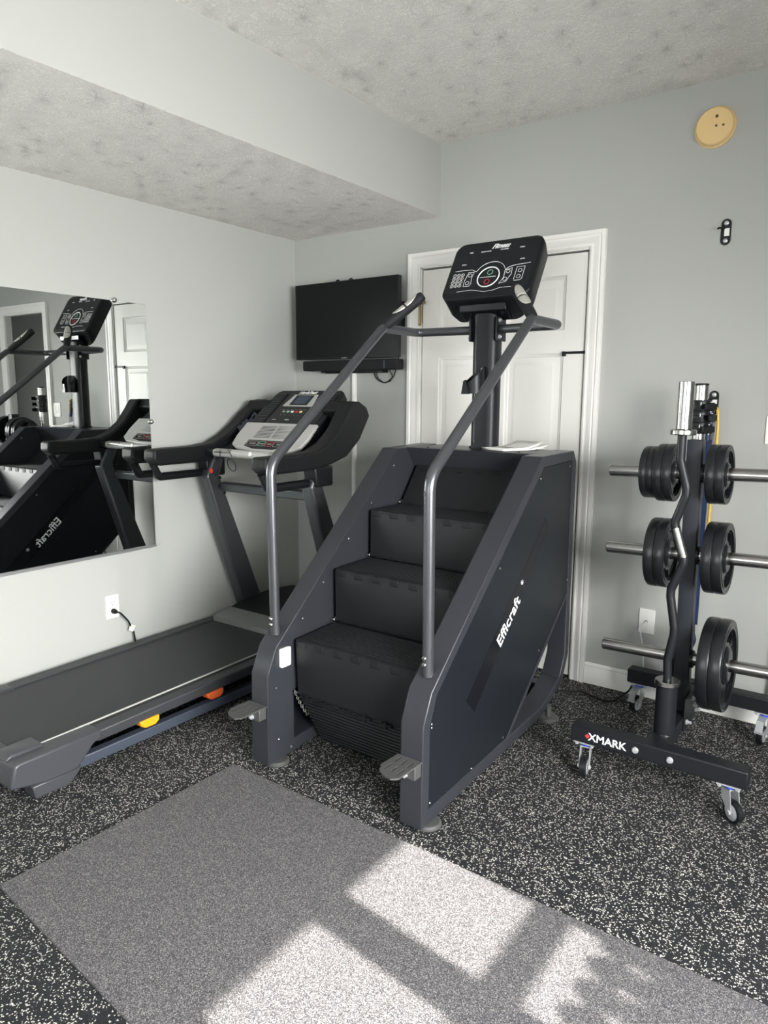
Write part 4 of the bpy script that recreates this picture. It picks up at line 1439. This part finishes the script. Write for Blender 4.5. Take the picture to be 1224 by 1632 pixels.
# plates
def plate_mesh(r, t):
    bm = nb()
    lathe(bm, [(r * .80, 0), (r * .80, t), (r * .84, t), (r * .86, t * .93), (r * .90, t * .93), (r * .94, t), (r * .985, t), (r, t * .85), (r, t * .15), (r * .985, 0)], (0, 0, 0), (1, 0, 0), 48, closed=True)
    lathe(bm, [(.0275, 0), (.0275, t), (r * .36, t), (r * .42, t * .8), (r * .42, t * .2), (r * .36, 0)], (0, 0, 0), (1, 0, 0), 36, closed=True)
    hs = []
    for k in range(3):
        a0 = 90 + k * 120
        pts = [(r * .74 * math.cos(R(a)), r * .74 * math.sin(R(a))) for a in range(a0 - 30, a0 + 31, 6)] + [(r * .50 * math.cos(R(a)), r * .50 * math.sin(R(a))) for a in range(a0 + 24, a0 - 25, -8)]
        hs.append(pts)
    prism(bm, circ(0, 0, r * .81, 48), 'x', t * .25, t * .72, hs + [circ(0, 0, .028, 24)])
    # raised lugs and lettering blocks on the face
    for k in range(3):
        for a in (a0 for a0 in (30 + k * 120,)):
            for q in range(-2, 3):
                ca, sa = math.cos(R(a + q * 7)), math.sin(R(a + q * 7))
                cyl(bm, (t * .70, r * .62 * ca, r * .62 * sa), (1, 0, 0), r * .028, t * .10, 8)
        ca, sa = math.cos(R(90 + k * 120)), math.sin(R(90 + k * 120))
        cyl(bm, (t * .3, r * .785 * ca, r * .785 * sa), (1, 0, 0), r * .05, t * .55, 12)
    return bm


protos = {}
def plate(r, t, k, s, off, label, group, rot):
    key = (r, t)
    if key not in protos:
        bm = plate_mesh(r, t)
        o = obj('weight_plate', bm, M['rubber'])
        bm = nb(); lathe(bm, [(.0252, -.0005), (.0252, t + .0005), (.0290, t + .0005), (.0290, -.0005)], (0, 0, 0), (1, 0, 0), 28, closed=True)
        h = obj('hub_ring', bm, M['steel'], o)
        protos[key] = (o, h)
    else:
        a, b = protos[key]
        o = a.copy(); S.collection.objects.link(o)
        h = b.copy(); S.collection.objects.link(h); h.parent = o
    c = pegc(pegz[k]) + PA * off
    o.rotation_mode = 'XYZ'
    o.rotation_euler = (R(rot), -R(1.5), 0)
    o.location = c - Vector((0, 0, .0013))
    o['label'] = label; o['category'] = 'weight plate'; o['group'] = group
    return o


def off(k, x):
    return x - .004 - pegc(pegz[k]).x
plate(.098, .024, 1, -1, off(1, 2.256), 'outermost small black plate on the top left peg of the rack', 'weight plates on the rack', 15)
plate(.098, .024, 1, -1, off(1, 2.281), 'second small black plate from the outside on the top left peg', 'weight plates on the rack', 80)
plate(.108, .030, 1, -1, off(1, 2.308), 'larger black plate third from the outside on the top left peg', 'weight plates on the rack', 40)
plate(.108, .030, 1, -1, off(1, 2.3395), 'black plate nearest the upright on the top left peg', 'weight plates on the rack', 200)
plate(.108, .030, 1, 1, off(1, 2.487), 'black plate nearest the upright on the top right peg', 'weight plates on the rack', 10)
plate(.108, .030, 1, 1, off(1, 2.5185), 'outer black plate with its face showing on the top right peg', 'weight plates on the rack', 70)
plate(.132, .034, 2, -1, off(2, 2.300), 'outer black plate on the middle left peg of the rack', 'weight plates on the rack', 20)
plate(.132, .034, 2, -1, off(2, 2.3355), 'black plate nearest the upright on the middle left peg', 'weight plates on the rack', 160)
plate(.132, .034, 2, 1, off(2, 2.500), 'black plate nearest the upright on the middle right peg', 'weight plates on the rack', 0)
plate(.132, .034, 2, 1, off(2, 2.5355), 'outer black plate with its face showing on the middle right peg', 'weight plates on the rack', 85)
plate(.172, .040, 3, 1, off(3, 2.5205), 'large black plate nearest the upright on the bottom right peg', 'weight plates on the rack', 30)
plate(.172, .040, 3, 1, off(3, 2.562), 'outer large black plate with its face showing on the bottom right peg', 'weight plates on the rack', 100)

# curl bar standing in the front holder
B = empty('curl_bar', (2.446, -.73, .204), 'zigzag black curl bar with chrome sleeves standing upright in the front of the rack', 'barbell')
bx = lambda px, z: (px, -.730, z)
bm = nb(); cyl(bm, bx(2.439, 1.268), (0, 0, 1), .025, .158, 32, .002)
obj('sleeve', bm, M['chrome'], B)
bm = nb(); cyl(bm, bx(2.446, .205), (0, 0, 1), .025, .162, 24, .002)
obj('sleeve', bm, M['chrome'], B)
for xx, zz in ((2.439, 1.250), (2.446, .369)):
    bm = nb(); cyl(bm, bx(xx, zz), (0, 0, 1), .0425, .018, 32, .003)
    obj('collar_ring', bm, M['chrome'], B)
pts = [(2.437, 1.252), (2.437, 1.165), (2.463, 1.075), (2.463, 1.045), (2.434, .955), (2.434, .940), (2.470, .828), (2.470, .81), (2.436, .715), (2.436, .69), (2.456, .580), (2.456, .555), (2.441, .46), (2.446, .38)]
bm = nb(); tube(bm, fillet([bx(*p) for p in pts], .03, 5), .0148, 16)
obj('shaft', bm, M['rack'], B)
bm = nb(); tube(bm, [bx(2.437, .932), bx(2.468, .834)], .0156, 16)
obj('bare_section', bm, M['chrome'], B)

B = empty('barbell', (2.385, -.27, .204), 'straight black barbell with chrome sleeve standing behind the rack upright', 'barbell')
bm = nb(); cyl(bm, (2.385, -.27, 1.05), (0, 0, 1), .0245, .372, 32, .002)
obj('sleeve', bm, M['chrome'], B)
bm = nb(); cyl(bm, (2.385, -.27, 1.420), (0, 0, 1), .0255, .008, 32, .002)
obj('end_cap', bm, M['black'], B)
bm = nb(); cyl(bm, (2.385, -.27, 1.03), (0, 0, 1), .040, .018, 32, .003)
obj('collar_ring', bm, M['chrome'], B)
bm = nb(); cyl(bm, (2.385, -.27, .36), (0, 0, 1), .014, .68, 20); cyl(bm, (2.385, -.27, .205), (0, 0, 1), .024, .16, 20)
obj('shaft', bm, M['rack'], B)

def collar(z, rot, label):
    o = empty('collar_clamp', (2.385, -.27, z), label, 'clamp', 'collar clamps on the barbell')
    bm = nb(); lathe(bm, [(.0255, 0), (.0255, .0428), (.0355, .0428), (.037, .038), (.037, .028), (.0345, .026), (.0345, .015), (.037, .013), (.037, .005), (.0355, 0)], (2.385, -.27, z), (0, 0, 1), 28, closed=True)
    obj('ring', bm, M['black'], o)
    m = Matrix.Translation((2.385, -.27, z)) @ Matrix.Rotation(R(rot), 4, 'Z')
    bm = nb(); box(bm, .034, .056, -.012, .012, .002, .034); box(bm, .050, .060, -.045, .020, .006, .030); xf(bm, m)
    obj('lever', bm, M['black2'], o, .003)
    bm = nb(); cyl(bm, (.045, .002, -.001), (0, 0, 1), .003, .038, 10); box(bm, .0372, .0385, .014, .017, .0, .036); xf(bm, m)
    box(bm, 2.385 - .022, 2.385 - .019, -.308, -.3062, z - .002, z + .010); box(bm, 2.385 + .008, 2.385 + .011, -.308, -.3062, z + .024, z + .036)
    parts('pin', bm, M['steel'], o)


collar(1.321, -25, 'topmost black collar clamp below the chrome end of the barbell')
collar(1.278, -10, 'middle black collar clamp on the barbell sleeve')
collar(1.235, -30, 'lowest black collar clamp on the barbell just above the rack upright')
